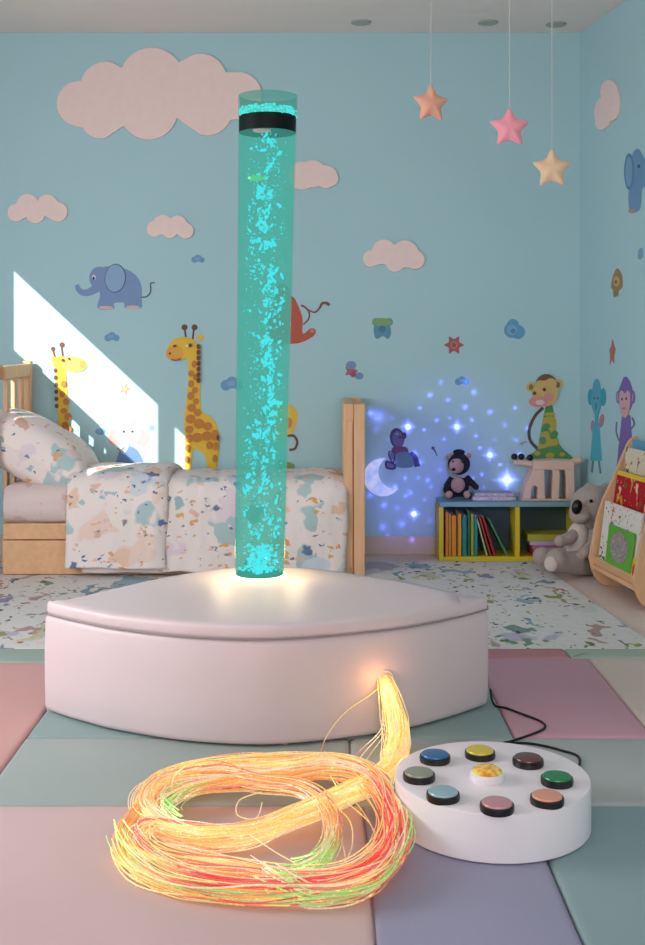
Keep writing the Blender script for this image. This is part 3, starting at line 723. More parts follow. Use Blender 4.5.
# giraffes
GY, GB, GD = (240, 186, 40), (196, 112, 34), (96, 50, 30)
f = tf(0, 340, 2.6875)
spots = [(172, 118, 6, 8), (168, 145, 6, 8), (178, 165, 7, 8), (172, 190, 7, 7), (183, 206, 8, 9), (176, 228, 8, 8), (188, 240, 5, 8)]
decal('giraffe_decal', 'smaller giraffe decal in the sun patch beside the headboard, facing right', 'wall decal', [
    (GD, ST([(152, 60), (143, 28)], 5)), (GD, ST([(170, 52), (166, 18)], 5)), (GD, E(143, 24, 6)), (GD, E(167, 13, 7)),
    (GY, [(150, 70), (177, 85), (184, 180), (194, 345), (158, 345), (156, 200)]), (GY, E(165, 65, 20, 22)), ((240, 196, 84), E(198, 65, 36, 21, 6)), (GY, E(146, 52, 9, 7, 40)), ((230, 150, 60), E(222, 66, 9, 11))]
    +[(GD, E(150+i*.6, 82+i*19, 5, 6)) for i in range(6)]+[(GB, E(s[0], s[1], s[2]*1.14, s[3]*1.1)) for s in spots]+[(GD, E(170, 54, 4, 4)), (GD, E(186, 50, 3, 3))], f=f)
sp2 = [(522, 65, 6, 9), (514, 90, 7, 8), (526, 100, 6, 8), (514, 118, 7, 9), (524, 135, 7, 8), (513, 150, 8, 10), (527, 165, 7, 8), (515, 182, 10, 10), (531, 195, 9, 9), (512, 212, 11, 11), (535, 225, 12, 12), (558, 232, 10, 10), (509, 240, 9, 9), (530, 262, 13, 11), (556, 258, 12, 11), (577, 255, 8, 13), (508, 264, 8, 10), (580, 285, 6, 10), (563, 283, 7, 9), (505, 290, 6, 9), (503, 320, 5, 8), (577, 318, 5, 9)]
decal('giraffe_decal', 'large spotted giraffe decal standing behind the bed left of the tube', 'wall decal', [
    (GD, ST([(500, -2), (497, -28)], 5)), (GD, ST([(518, -2), (521, -30)], 5)), (GD, E(496, -34, 8)), (GD, E(523, -34, 8)), (GY, E(538, -6, 10, 8, -30)),
    (GY, SP([(508, 30), (536, 30), (538, 120), (542, 190), (568, 206), (586, 240), (589, 290), (582, 350), (572, 420), (558, 420), (556, 330), (540, 300), (520, 296), (514, 350), (512, 420), (496, 420), (498, 300), (496, 210), (506, 120)])),
    (GY, E(490, 22, 40, 30, -12)), ((236, 160, 50), E(470, 36, 24, 20, 0))]+[(GB, E(s[0], s[1], s[2]*1.14, s[3]*1.1)) for s in sp2]+[(GD, E(534, 18+i*15, 5, 7)) for i in range(7)]
    +[(GD, E(512, 14, 4, 5)), ((250, 250, 250), E(504, 16, 3, 4)), (GD, E(470, 16, 4, 3)), ((150, 70, 30), ST([(462, 52), (474, 55), (486, 50)], 3)), (GD, E(457, 36, 2, 3)), (GD, E(586, 262, 3, 8)), (GD, E(574, 418, 4, 8))], f=f)
# seated pink-eared elephant
decal('elephant_decal', 'small pale blue elephant decal with pink ears in the sun patch', 'wall decal', [
    ((226, 160, 160), E(311, 262, 21, 22)), ((226, 160, 160), E(379, 262, 21, 22)), ((176, 200, 222), E(344, 252, 34, 31)), ((200, 200, 222), E(344, 216, 20, 8)), ((92, 128, 186), SP([(322, 298), (344, 286), (370, 298), (392, 350), (396, 400), (304, 400), (308, 350)])),
    ((176, 200, 222), ST([(344, 268), (340, 290), (330, 305)], 12, 6)), ((40, 50, 80), E(333, 246, 3, 3)), ((40, 50, 80), E(356, 246, 3, 3)), ((160, 110, 110), ST([(316, 290), (334, 302)], 4))], f=f)
for (x, y, rx, ry, c, l) in ((270, 246, 14, 9, SKY, 'blue oval dot decal left of the pink-eared elephant'), (408, 236, 8, 7, (126, 150, 200), 'small blue dot decal right of the pink-eared elephant'), (284, 343, 20, 11, (70, 96, 160), 'dark blue dot decal low beside the pillow')):
    decal('dot_decal', l, 'wall decal', [(c, E(x, y, rx, ry)), (BLU2, E(x-2, y-1, rx*.4, ry*.4))], f=f)
def burst(cx, cy, r, n=5, inner=.5, rot=0): return SP([(cx+(r if i % 2 == 0 else r*inner)*math.cos(rot+PI*i/n), cy+(r if i % 2 == 0 else r*inner)*math.sin(rot+PI*i/n)) for i in range(2*n)], 4)
decal('flower_decal', 'small peach flower decal inside the sun patch', 'wall decal', [((226, 146, 110), burst(125, 389, 6.5, 5, .5)), ((236, 190, 150), E(125, 389, 2))])
# red monkey behind tube
f = tf(280, 290, 10.75); RM = (184, 72, 50); RD = (126, 58, 50)
decal('monkey_decal', 'red brown monkey decal with curling tail half hidden by the tube', 'wall decal', [
    (RM, SP([(60, 90), (140, 70), (205, 190), (243, 310), (246, 468), (330, 412), (385, 432), (360, 495), (250, 555), (140, 578), (-80, 560), (-120, 300), (-60, 140)])),
    (RD, ST([(225, 165), (270, 185), (312, 240), (308, 310), (250, 372)], 22, 16)), (RD, ST([(290, 205), (370, 240), (425, 195), (450, 145), (500, 140), (532, 165)], 14, 34)), ((206, 120, 110), E(345, 440, 26, 22)), (RM, E(20, 20, 90, 90))], f=f)
f = tf(220, 300, 3.15)
decal('monkey_decal', 'yellow monkey decal with looped brown tail half hidden behind the tube', 'wall decal', [
    ((232, 186, 50), SP([(180, 330), (225, 330), (244, 360), (238, 395), (222, 425), (175, 440), (170, 380)])), ((210, 130, 50), SP([(212, 372), (226, 375), (226, 398), (212, 402)])),
    ((96, 60, 44), ST([(212, 428), (232, 428), (243, 446), (236, 468), (218, 472)], 8)), ((120, 150, 70), SP([(180, 505), (222, 512), (236, 526), (200, 540)])), ((96, 60, 44), E(140, 356, 6, 8))], f=f)
# small critters
decal('bear_decal', 'small blue and green critter decal right of the tube', 'wall decal', [((76, 140, 168), SP([(375, 325), (388, 324), (391, 333), (388, 339), (383, 336), (377, 339), (374, 334)])), ((76, 140, 168), E(376, 322, 4)), ((76, 140, 168), E(389, 322, 4)), ((116, 158, 92), E(382, 322, 10, 4)), ((60, 110, 150), E(382, 329, 3.5))])
decal('butterfly_decal', 'small crimson and blue butterfly decal above the bed foot', 'wall decal', [((166, 88, 120), burst(351, 371, 7, 5, .6)), ((110, 130, 176), E(351, 365, 5, 4)), ((110, 130, 176), E(359, 376, 4.5, 3.5)), ((150, 60, 90), E(353, 374, 3))])
decal('flower_decal', 'red pointed flower decal mid-wall right of the tube', 'wall decal', [((166, 72, 84), burst(454, 345, 10, 6, .6)), ((190, 110, 80), E(454, 345, 4)), ((150, 50, 70), E(454, 345, 2))])
decal('shell_decal', 'round blue shell decal near the wall corner', 'wall decal', [((84, 150, 190), cloudpoly(514, 330, [(512, 330, 8), (518, 332, 7), (513, 325, 6)])), ((110, 170, 206), E(512, 330, 5)), ((70, 130, 180), E(513, 331, 2.5))])
decal('creature_decal', 'dark purple baby creature decal among the projected stars', 'wall decal', [
    ((52, 40, 92), E(275, 155, 62, 86, -8)), ((92, 80, 130), E(282, 160, 46, 68, -8)), ((52, 40, 92), E(335, 135, 22, 30)), ((104, 40, 86), SP([(240, 235), (350, 232), (370, 280), (300, 295), (245, 285)])),
    ((84, 116, 130), SP([(270, 290), (370, 275), (420, 330), (410, 400), (300, 410), (260, 380)])), ((44, 34, 80), ST([(215, 265), (205, 300), (240, 370), (255, 290), (225, 265)], 12)), ((96, 92, 140), E(232, 310, 18, 34)),
    ((44, 34, 80), SP([(180, 350), (262, 380), (255, 425), (180, 415)])), ((96, 92, 140), SP([(195, 365), (248, 388), (240, 410), (195, 405)])), ((52, 44, 96), ST([(390, 280), (430, 320), (450, 400)], 30, 50)), ((150, 130, 170), E(276, 120, 14, 10)), ((44, 30, 70), E(300, 150, 12, 10))], f=tf(365, 420, 8.6))
decal('branch_decal', 'tiny dark twig decal left of the black plush', 'wall decal', [((60, 60, 90), ST([(432, 447), (435, 451), (437, 456)], 2, .8)), ((60, 60, 90), E(433, 448, 1.6))])
# monkey with spotted cone body
f = tf(500, 360, 4.448)
TAN, GRE, YG = (206, 168, 92), (62, 132, 66), (176, 156, 52)
decal('monkey_decal', 'smiling monkey decal with green and yellow spotted cone body over the toy stand', 'wall decal', [
    ((70, 44, 34), ST([(192, 212), (155, 250), (130, 310), (136, 360), (170, 398)], 14)), (GRE, SP([(206, 200), (232, 200), (246, 290), (264, 375), (325, 436), (330, 470), (100, 470), (120, 430), (166, 392), (186, 290)], 4)),
    (YG, SP([(199, 235), (240, 235), (242, 246), (196, 246)], 3)), (YG, SP([(196, 255), (243, 255), (250, 300), (232, 330), (215, 305), (195, 300), (188, 290)], 3)), (GRE, E(207, 293, 17, 12)), (GRE, E(243, 328, 15, 14)),
    (YG, SP([(180, 325), (215, 318), (225, 350), (258, 350), (255, 378), (215, 385), (170, 395), (176, 350)], 3)), (GRE, E(189, 358, 16, 17)), (YG, E(222, 425, 20, 13)), (YG, E(165, 415, 14, 10)), (YG, E(275, 420, 14, 9)),
    (TAN, E(135, 118, 18, 21)), ((132, 90, 50), E(137, 120, 10, 13)), (TAN, E(260, 108, 18, 22)), ((132, 90, 50), E(257, 110, 10, 13)), ((104, 58, 36), E(205, 118, 50, 56)), (TAN, E(200, 148, 58, 58)), (TAN, E(225, 105, 26, 24)), (TAN, E(178, 112, 26, 22)),
    ((214, 132, 130), E(172, 186, 44, 24)), ((214, 132, 130), E(215, 165, 22, 20)), ((226, 190, 190), E(176, 188, 20, 11)), ((60, 36, 30), E(152, 147, 7, 8)), ((60, 36, 30), E(195, 131, 7, 8))], f=f)
decal('branch_decal', 'tiny reddish scribble decal left of the monkey tail', 'wall decal', [((150, 110, 110), ST([(86, 378), (100, 368), (118, 364)], 4)), ((150, 110, 110), ST([(92, 368), (104, 380)], 3))], f=f)
# right wall
decal('elephant_decal', 'slim teal elephant decal in a dress on the right wall', 'wall decal', [
    ((40, 150, 172), E(404, 165, 13, 36)), ((40, 150, 172), E(460, 165, 13, 40)), ((176, 112, 130), E(414, 296, 8, 28)), ((176, 112, 130), E(453, 270, 10, 30, 10)), ((84, 120, 140), ST([(416, 440), (410, 500)], 6)), ((84, 120, 140), ST([(440, 440), (449, 505)], 6)),
    ((58, 168, 190), [(418, 280), (442, 280), (455, 448), (405, 448)]), ((70, 160, 184), SP([(418, 110), (432, 84), (446, 110), (452, 190), (440, 245), (436, 290), (426, 290), (424, 245), (410, 190)])), ((30, 60, 80), E(424, 170, 3, 5)), ((30, 60, 80), E(440, 170, 3, 5)), ((44, 120, 150), E(432, 205, 3, 16))], surf=right, f=f)
decal('monkey_decal', 'purple monkey decal with pink face on the right wall above the book rack', 'wall decal', [
    ((112, 84, 160), ST([(520, 275), (518, 320), (530, 360)], 6)), ((92, 92, 130), ST([(580, 310), (598, 285), (588, 255)], 7)), ((112, 84, 160), [(545, 245), (580, 245), (588, 350), (590, 480), (520, 480), (533, 350)]),
    ((120, 90, 166), E(528, 165, 10, 28)), ((196, 150, 170), E(529, 165, 6, 18)), ((120, 90, 166), E(592, 165, 10, 30)), ((196, 150, 170), E(590, 165, 6, 18)), ((112, 84, 160), SP([(530, 150), (545, 100), (560, 74), (580, 100), (592, 150), (585, 210), (560, 240), (538, 210)])),
    ((206, 160, 164), SP([(536, 150), (548, 136), (560, 150), (572, 136), (584, 155), (580, 220), (566, 255), (550, 250), (538, 215)])), ((50, 40, 70), E(548, 174, 4, 6)), ((50, 40, 70), E(567, 172, 4, 6)), ((180, 110, 130), E(557, 215, 9, 5))], surf=right, f=f)
f = tf(500, 240, 4.296)
decal('lion_decal', 'small gold and brown lion decal on the right wall', 'wall decal', [((150, 116, 66), SP([(488, 150), (505, 122), (524, 150), (527, 200), (512, 218), (508, 246), (500, 225), (490, 248), (486, 215), (478, 200)])), ((196, 160, 92), E(502, 178, 13, 22)), ((96, 120, 76), E(497, 232, 6, 12)), ((110, 74, 44), E(500, 180, 5, 8))], surf=right, f=f)
decal('starfish_decal', 'small orange red starfish decal on the right wall above the teal elephant', 'wall decal', [((176, 96, 76), SP([(484, 425), (492, 455), (497, 470), (492, 500), (490, 532), (482, 515), (473, 538), (474, 495), (471, 472), (479, 455)], 3))], surf=right, f=f)
decal('dot_decal', 'small blue droplet decal at the frame edge of the right wall', 'wall decal', [((104, 152, 184), SP([(594, 55), (600, 38), (612, 36), (614, 70), (604, 84), (594, 78)]))], surf=right, f=f)
f = tf(400, 0, 2.633)
decal('elephant_decal', 'blue elephant decal high on the right wall below the cloud', 'wall decal', [
    ((96, 140, 182), SP([(612, 410), (626, 392), (640, 410), (655, 440), (650, 480), (638, 500), (634, 545), (622, 558), (606, 556), (602, 520), (606, 480)])), ((74, 116, 166), E(604, 452, 13, 48)), ((110, 154, 192), E(604, 452, 9, 40)), ((96, 140, 182), ST([(640, 440), (660, 500), (690, 480)], 20, 12)), ((40, 60, 90), E(630, 438, 3, 5)), ((170, 140, 130), E(612, 556, 9, 6))], surf=right, f=f)
# ------------------------------------------------------------------ crescent night light
m, nt, bs = newmat('moon_glow'); tc = N(nt, 'ShaderNodeTexCoord'); nz = N(nt, 'ShaderNodeTexNoise'); nz.inputs['Scale'].default_value = 22; nz.inputs['Detail'].default_value = 3
nt.links.new(tc.outputs['Object'], nz.inputs['Vector']); cr = N(nt, 'ShaderNodeValToRGB')
cr.color_ramp.elements[0].position = .38; cr.color_ramp.elements[0].color = lin((128, 168, 238)); cr.color_ramp.elements[1].position = .65; cr.color_ramp.elements[1].color = lin((222, 222, 252))
nt.links.new(nz.outputs[0], cr.inputs[0]); nt.links.new(cr.outputs[0], bs.inputs['Emission Color']); bs.inputs['Emission Strength'].default_value = .62; bs.inputs['Base Color'].default_value = (.5, .55, .7, 1)
MOON = m
cx, cy, r = 382.5, 477, 19; pts = []
a0, a1 = math.radians(-97), math.radians(-317)     # outer arc, tips at the upper right and the lower right
tip0 = (385, 458); tip1 = (397.5, 487)
outer = [(cx+r*math.cos(t), cy+r*math.sin(t)) for t in [math.radians(-80)-(math.radians(-80)-math.radians(-322))*i/40 for i in range(41)]]
c2 = (394.5, 470.5); r2 = 15.5
t1 = math.atan2(outer[-1][1]-c2[1], outer[-1][0]-c2[0]); t0 = math.atan2(outer[0][1]-c2[1], outer[0][0]-c2[0])
if t0 < t1: t0 += 2*PI
def arcr(t): return r2
inner = []
q0 = math.hypot(outer[-1][0]-c2[0], outer[-1][1]-c2[1]); q1 = math.hypot(outer[0][0]-c2[0], outer[0][1]-c2[1])
for i in range(1, 24):
    u = i/24; t = t1+(t0-t1)*u; rad = q0+(q1-q0)*u; rad = rad*(1-math.sin(PI*u))+r2*math.sin(PI*u) if False else q0+(q1-q0)*u
    inner.append((c2[0]+rad*math.cos(t), c2[1]+rad*math.sin(t)))
mb = MB(); A_, B_ = [], []
for x, y in outer+inner:
    p, nn = back(x, y); A_.append(p+nn*.0002); B_.append(p+nn*.018)
mb.loft([A_, B_], MOON); tag(mb.build('moon_night_light', smooth=False, bevel=.003), 'glowing blue white crescent moon light on the wall beside the bed foot', 'night light')
# ------------------------------------------------------------------ star projector beam
PJ = Vector((.45, .9, 1.35)); tgt = P(455, 455, D)
pj = light('star_projector_beam', 'SPOT', PJ, 200.0, (1, 1, 1), (0, 1, 0), spot_size=math.radians(75), spot_blend=.3, shadow_soft_size=0.0)
pj.rotation_euler = (PI/2, 0, 0)
L_ = pj.data; L_.use_nodes = True; nt = L_.node_tree; LK = nt.links; nt.nodes.clear()
out = N(nt, 'ShaderNodeOutputLight'); em = N(nt, 'ShaderNodeEmission'); LK.new(em.outputs[0], out.inputs[0])
tc = N(nt, 'ShaderNodeTexCoord'); sep = N(nt, 'ShaderNodeSeparateXYZ'); LK.new(tc.outputs['Normal'], sep.inputs[0])
az = N(nt, 'ShaderNodeMath', operation='ABSOLUTE'); LK.new(sep.outputs[2], az.inputs[0])
dx = N(nt, 'ShaderNodeMath', operation='DIVIDE'); LK.new(sep.outputs[0], dx.inputs[0]); LK.new(az.outputs[0], dx.inputs[1])
dy = N(nt, 'ShaderNodeMath', operation='DIVIDE'); LK.new(sep.outputs[1], dy.inputs[0]); LK.new(az.outputs[0], dy.inputs[1])
uv = N(nt, 'ShaderNodeCombineXYZ'); LK.new(dx.outputs[0], uv.inputs[0]); LK.new(dy.outputs[0], uv.inputs[1])
def pjuv(px, py):
    p = P(px, py, D)-PJ; return (p.x/p.y, p.z/p.y, 0)
PXU = (D/F)/(D-PJ.y)      # one wall pixel in beam units
def spotn(px, py, rad, amp, power=2.0):
    d = N(nt, 'ShaderNodeVectorMath', operation='DISTANCE'); d.inputs[1].default_value = pjuv(px, py); LK.new(uv.outputs[0], d.inputs[0])
    r_ = N(nt, 'ShaderNodeMapRange'); r_.inputs[1].default_value = 0; r_.inputs[2].default_value = rad*PXU; r_.inputs[3].default_value = 1; r_.inputs[4].default_value = 0
    LK.new(d.outputs['Value'], r_.inputs[0])
    pw = N(nt, 'ShaderNodeMath', operation='POWER'); pw.inputs[1].default_value = power; LK.new(r_.outputs[0], pw.inputs[0])
    ml = N(nt, 'ShaderNodeMath', operation='MULTIPLY'); ml.inputs[1].default_value = amp; LK.new(pw.outputs[0], ml.inputs[0]); return ml.outputs[0]
def rays(px, py, rad, amp):
    """four thin rays of a projected star"""
    u0, v0, _ = pjuv(px, py)
    a = N(nt, 'ShaderNodeVectorMath', operation='SUBTRACT'); a.inputs[1].default_value = (u0, v0, 0); LK.new(uv.outputs[0], a.inputs[0])
    b = N(nt, 'ShaderNodeVectorMath', operation='ABSOLUTE'); LK.new(a.outputs[0], b.inputs[0]); s2 = N(nt, 'ShaderNodeSeparateXYZ'); LK.new(b.outputs[0], s2.inputs[0])
    m_ = N(nt, 'ShaderNodeMath', operation='MULTIPLY'); LK.new(s2.outputs[0], m_.inputs[0]); LK.new(s2.outputs[1], m_.inputs[1])
    mn = N(nt, 'ShaderNodeMapRange'); mn.inputs[1].default_value = 0; mn.inputs[2].default_value = (rad*PXU)**2*.05; mn.inputs[3].default_value = 1; mn.inputs[4].default_value = 0; LK.new(m_.outputs[0], mn.inputs[0])
    d = spotn(px, py, rad, amp, 1.5); q = N(nt, 'ShaderNodeMath', operation='MULTIPLY'); LK.new(mn.outputs[0], q.inputs[0]); LK.new(d, q.inputs[1]); return q.outputs[0]
terms = []
for px, py, rad, amp in ((408, 427, 9, 5), (457, 427, 9, 4), (490, 455, 9, 4.5), (507, 480, 13, 9), (414, 514, 8, 5)):
    terms += [spotn(px, py, rad*1.1, amp*.8, 2.6), spotn(px, py, 3.2, amp*2.5, 1.2), rays(px, py, rad*1.5, amp*.45)]
rs = random.Random(5)
small = [(420, 408, 3), (448, 400, 3.2), (465, 407, 4), (424, 430, 3), (444, 439, 3), (480, 448, 3), (376, 430, 5), (378, 417, 8), (414, 454, 5), (420, 462, 4), (395, 487, 4), (397, 508, 4), (428, 480, 4), (431, 487, 3), (410, 493, 4), (406, 496, 3), (430, 521, 5), (402, 524, 6), (383, 527, 6), (371, 413, 5), (437, 420, 3), (473, 478, 3), (482, 474, 3), (484, 487, 3), (405, 478, 3), (396, 462, 4), (392, 418, 4), (490, 412, 4), (505, 425, 4), (516, 440, 4), (520, 455, 4), (500, 465, 3), (441, 382, 4), (472, 420, 3), (384, 505, 5), (412, 540, 4), (450, 418, 3), (515, 408, 3), (528, 428, 4), (430, 395, 4), (474, 392, 4), (418, 478, 3), (390, 440, 3), (425, 500, 3), (440, 470, 4), (388, 535, 4), (370, 495, 5), (476, 436, 3), (495, 440, 3), (466, 382, 5)]
for px, py, r_ in small: terms.append(spotn(px, py, r_*1.35, rs.uniform(.6, 2.8), 2.4))
terms += [spotn(450, 462, 105, .30, 1.0), spotn(405, 480, 75, .22, 1.2), spotn(378, 417, 16, .5, 1.3), spotn(400, 520, 45, .25, 1)]
cur = terms[0]
for t in terms[1:]:
    ad = N(nt, 'ShaderNodeMath', operation='ADD'); LK.new(cur, ad.inputs[0]); LK.new(t, ad.inputs[1]); cur = ad.outputs[0]
sc = N(nt, 'ShaderNodeMath', operation='MULTIPLY'); sc.inputs[1].default_value = 8.5; LK.new(cur, sc.inputs[0])
LK.new(sc.outputs[0], em.inputs[1]); em.inputs[0].default_value = (.17, .16, 1, 1)
# ------------------------------------------------------------------ low shelf
YEL_ = mat('shelf_yellow', (206, 182, 40), .5, var=.04); TEA = mat('shelf_teal', (116, 152, 162), .5, var=.03); DKT = mat('shelf_back', (66, 86, 84), .7)
SX0, SX1, SY0, SY1 = .547, 1.20, 5.38, D-.016
sh = thing('low_shelf', ((SX0+SX1)/2, (SY0+SY1)/2, FLOOR), 'low yellow open shelf with teal top and two compartments against the back wall', 'shelf')
for nm, a, b, m in (('side_panel', (SX0, SY0, FLOOR), (SX0+.022, SY1, .245), YEL_), ('side_panel', (SX1-.022, SY0, FLOOR), (SX1, SY1, .245), YEL_), ('divider', (.905, SY0+.003, .012), (.927, SY1-.012, .245), YEL_),
                    ('bottom_panel', (SX0+.022, SY0+.002, -.010), (SX1-.022, SY1, .012), YEL_), ('back_panel', (SX0+.022, SY1-.012, .012), (.905, SY1-.001, .245), DKT), ('back_panel', (.927, SY1-.012, .012), (SX1-.022, SY1-.001, .245), DKT), ('top_panel', (SX0+.004, SY0-.004, .2452), (SX1+.004, SY1, .268), TEA)):
    mb = MB(); mb.box(a, b, m); mb.build(nm, sh, bevel=.002)
def book(x, w, h, c, label, lean=0, y=SY0+.012, z=.0125, dp=.12):
    t = thing('picture_book', (x+w/2, y+dp/2, z), label, 'book', 'books upright in the low shelf')
    cm = mat('cover_%d_%d_%d' % c, c, .5); pm = mat('paper', (205, 195, 170), .8)
    c_ = Vector((x+w/2, y, z)); 
    mb = MB(); mb.box((x, y, z), (x+w, y+dp, z+h), cm, tilt=0); 
    mb2 = MB(); mb2.box((x+w*.18, y+.004, z+.003), (x+w*.82, y+dp+.001, z+h+.0006), pm)
    if lean:
        for q in (mb, mb2):
            piv = Vector((x+w if lean < 0 else x, 0, z)); R = Matrix.Rotation(math.radians(lean), 3, 'Y')
            piv = Vector((x if lean < 0 else x+w, 0, z))
            q.v = [Vector((piv.x, v.y, piv.z))+R @ Vector((v.x-piv.x, 0, v.z-piv.z)) for v in q.v]
    mb.build('cover', t, bevel=.0015); mb2.build('pages', t, smooth=False)
kS = F/(SY0+.012)
def bx(cropx): return (430+cropx/4.96-VX)/kS
ups = [(77, 92, (206, 120, 40), 'orange'), (94, 105, (196, 134, 46), 'ochre'), (108, 130, (210, 130, 34), 'wide orange'), (133, 138, (150, 90, 40), 'thin brown'), (140, 156, (200, 150, 50), 'mustard'), (161, 182, (44, 120, 116), 'wide teal'), (187, 199, (40, 96, 60), 'dark green'), (203, 217, (140, 156, 60), 'olive green'), (220, 236, (40, 124, 122), 'narrow teal')]
prev = SX0+.0225
for i, (a, b, c, nm) in enumerate(ups):
    xa, xb = max(bx(a), prev+.0005), bx(b); prev = xb
    nb = ups[i-1][3] if i else None
    book(xa, xb-xa, .205-.008*(i % 3), c, nm+' spined picture book standing upright, '+('against the left side panel of the shelf' if i == 0 else 'just right of the '+nb+' one'))
for i, (a, w, c, nm, ln, h) in enumerate([(281, 7, (170, 190, 140), 'pale green', -15.5, .195), (297, 9, (170, 50, 36), 'bright red', -16, .192), (317, 12, (140, 40, 34), 'dark red', -17.5, .190), (380, 9, (60, 130, 80), 'mid green', -27, .188)]):
    book(bx(a), w/4.96/kS, h, c, nm+' picture book leaning left in the left shelf compartment', lean=ln)
# stack in right compartment
zc = .0125
for c, nm, x0_, x1_, h in (((150, 44, 50), 'red', 548-16, 582, .026), ((176, 96, 130), 'pink', 533, 580, .022), ((170, 160, 190), 'lavender', 530, 581, .020), ((166, 160, 50), 'olive yellow', 528, 578, .030)):
    a, b = (x0_-VX)/kS, (x1_-VX)/kS; t = thing('picture_book', ((a+b)/2, SY0+.09, zc), nm+' covered book lying flat in the stack in the right shelf compartment', 'book', 'books stacked flat in the low shelf')
    mb = MB(); mb.box((a, SY0+.015, zc), (b, SY0+.15, zc+h), mat('flat_cover_'+nm.replace(' ', '_'), c, .5)); mb.build('cover', t, bevel=.002)
    mb = MB(); mb.box((a+.004, SY0+.0145, zc+.004), (b-.001, SY0+.14, zc+h-.004), mat('paper', (205, 195, 170), .8)) if nm == 'red' else None
    zc += h+.0008
SC = blobs('speckled_cover', (196, 186, 192), [(60, .35, .6, [(180, 110, 130), (120, 130, 160), (206, 200, 200), (160, 90, 110)], 2, (1, 1, 1)), (130, .3, .5, [(90, 90, 110), (210, 150, 160)], 2, (1, 1, 1))])
SC2 = blobs('grey_speckled_cover', (176, 170, 184), [(80, .35, .6, [(120, 110, 140), (206, 200, 206), (150, 120, 140)], 2, (1, 1, 1))])
ks2 = F/5.44
for (x0_, x1_, z0, h, m, l) in ((472, 515, .2685, .018, SC, 'speckled pink flat box lying on the shelf top, bottom one'), (474, 513, .287, .016, SC2, 'speckled grey flat box lying on top of the pink one on the shelf')):
    mb = MB(); mb.box(((x0_-VX)/ks2, 5.42, z0), ((x1_-VX)/ks2, 5.53, z0+h), m); tag(mb.build('flat_box', bevel=.0025), l, 'box')
# ------------------------------------------------------------------ black plush on the shelf
FURB = mat('black_fur', (30, 28, 34), .95, bump=.6, bscale=120, var=.2, vscale=40); FURT = mat('tan_fur', (168, 134, 118), .95, bump=.4, bscale=150, var=.1, vscale=40)
kp = F/5.47
def W3(px, py, y=5.47): return P(px, py, y)
zb = .268
t = thing('plush_monkey', (W3(458, 500).x, 5.47, zb), 'small black plush monkey with tan face and feet sitting on the shelf', 'plush toy')
mb = MB(); mb.ell(W3(459, 487), (.048, .034, .048), FURB); mb.ell(W3(459, 464), (.054, .040, .052), FURB); mb.ell(W3(459, 452), (.030, .02, .014), FURB)
mb.tube([W3(452, 478), W3(447, 486, 5.45), W3(446, 490, 5.44)], [.017, .016, .014], FURB, 10); mb.ell(W3(446, 490, 5.44), (.015,)*3, FURB)
mb.tube([W3(466, 477), W3(472, 483, 5.45), W3(476, 487, 5.44)], [.017, .016, .014], FURB, 10); mb.ell(W3(476, 487, 5.44), (.015,)*3, FURB)
for px in (450, 468): mb.tube([W3(459+(px-459)*.4, 493), W3(px, 495, 5.43)], [.019, .018], FURB, 10); mb.ell(W3(px, 495, 5.43), (.02,)*3, FURB)
mb.build('body', t, remesh=.004)
mb = MB(); mb.ell(W3(458, 485, 5.446), (.034, .016, .038), FURT); mb.build('belly', t)
mb = MB(); mb.ell(W3(456.5, 466, 5.437), (.038, .022, .037), FURT, rot=(0, 0, .2)); mb.ell(W3(455, 471, 5.422), (.020, .015, .014), FURT); mb.build('face', t, remesh=.004)
for px, pe in ((449, 456), (469, 455.5)):
    mb = MB(); mb.ell(W3(px, pe, 5.46), (.012, .008, .012), FURT); mb.build('ear', t)
for px in (449, 467): mb = MB(); mb.ell(W3(px, 494.5, 5.414), (.017, .007, .018), FURT); mb.build('foot_pad', t)
mb = MB(); mb.ell(W3(453.5, 469.5, 5.408), (.011, .008, .008), mat('nose_black', (12, 10, 12), .3)); mb.build('nose', t)
for px, py in ((453, 461.5), (462, 462)): mb = MB(); mb.ell(W3(px, py, 5.418), (.0045,)*3, mat('nose_black', (12, 10, 12), .3)); mb.build('eye', t)
# ------------------------------------------------------------------ cream toy stand
CRM = mat('cream_wood', (214, 182, 164), .6, var=.03); f2 = tf(500, 420, 4.448)
YA, YBk = 5.41, 5.50
t = thing('toy_stand', (P(548, 500, 5.45).x, 5.45, .268), 'cream toy animal stand with slotted body and black ball eyes on the shelf top', 'toy')
def solid(mb, pts, m, ya=YA, yb=YBk):
    pts = f2(pts); mb.loft([[P(a, b, YA)*1 for a, b in pts], [Vector((P(a, b, YA).x, yb, P(a, b, YA).z)) for a, b in pts]], m)
mb = MB(); zbot = 420-420+ (VY+(CH-.269)*F/YA-420)*4.448
solid(mb, [(150, 182), (240, 178), (330, 182), (330, 222), (148, 222)], CRM)
solid(mb, [(100, 352), (334, 352), (336, zbot), (94, zbot)], CRM)
solid(mb, [(148, 222), (198, 222), (202, 352), (165, 352), (168, 300), (150, 290), (140, 310), (138, 352), (100, 352), (118, 280)], CRM)
solid(mb, [(232, 222), (262, 222), (268, 240), (262, 352), (230, 352), (236, 240)], CRM)
solid(mb, [(288, 222), (330, 222), (334, 352), (296, 352), (294, 250)], CRM)
mb.build('slotted_body', t, smooth=False, bevel=.003)
def nub(pts, r, nm, ry=None):
    mb = MB(); pts = [P(*f2([p])[0], (YA+YBk)/2) for p in pts]; mb.tube(smoothpoly(pts, 4, False), r, CRM, 12)
    for p in (pts[0], pts[-1]): mb.ell(p, (r, r, r), CRM, nu=12, nv=8)
    mb.build(nm, t)
nub([(72, 186), (110, 190), (150, 196)], .016, 'head'); nub([(325, 190), (352, 180)], .020, 'tail')
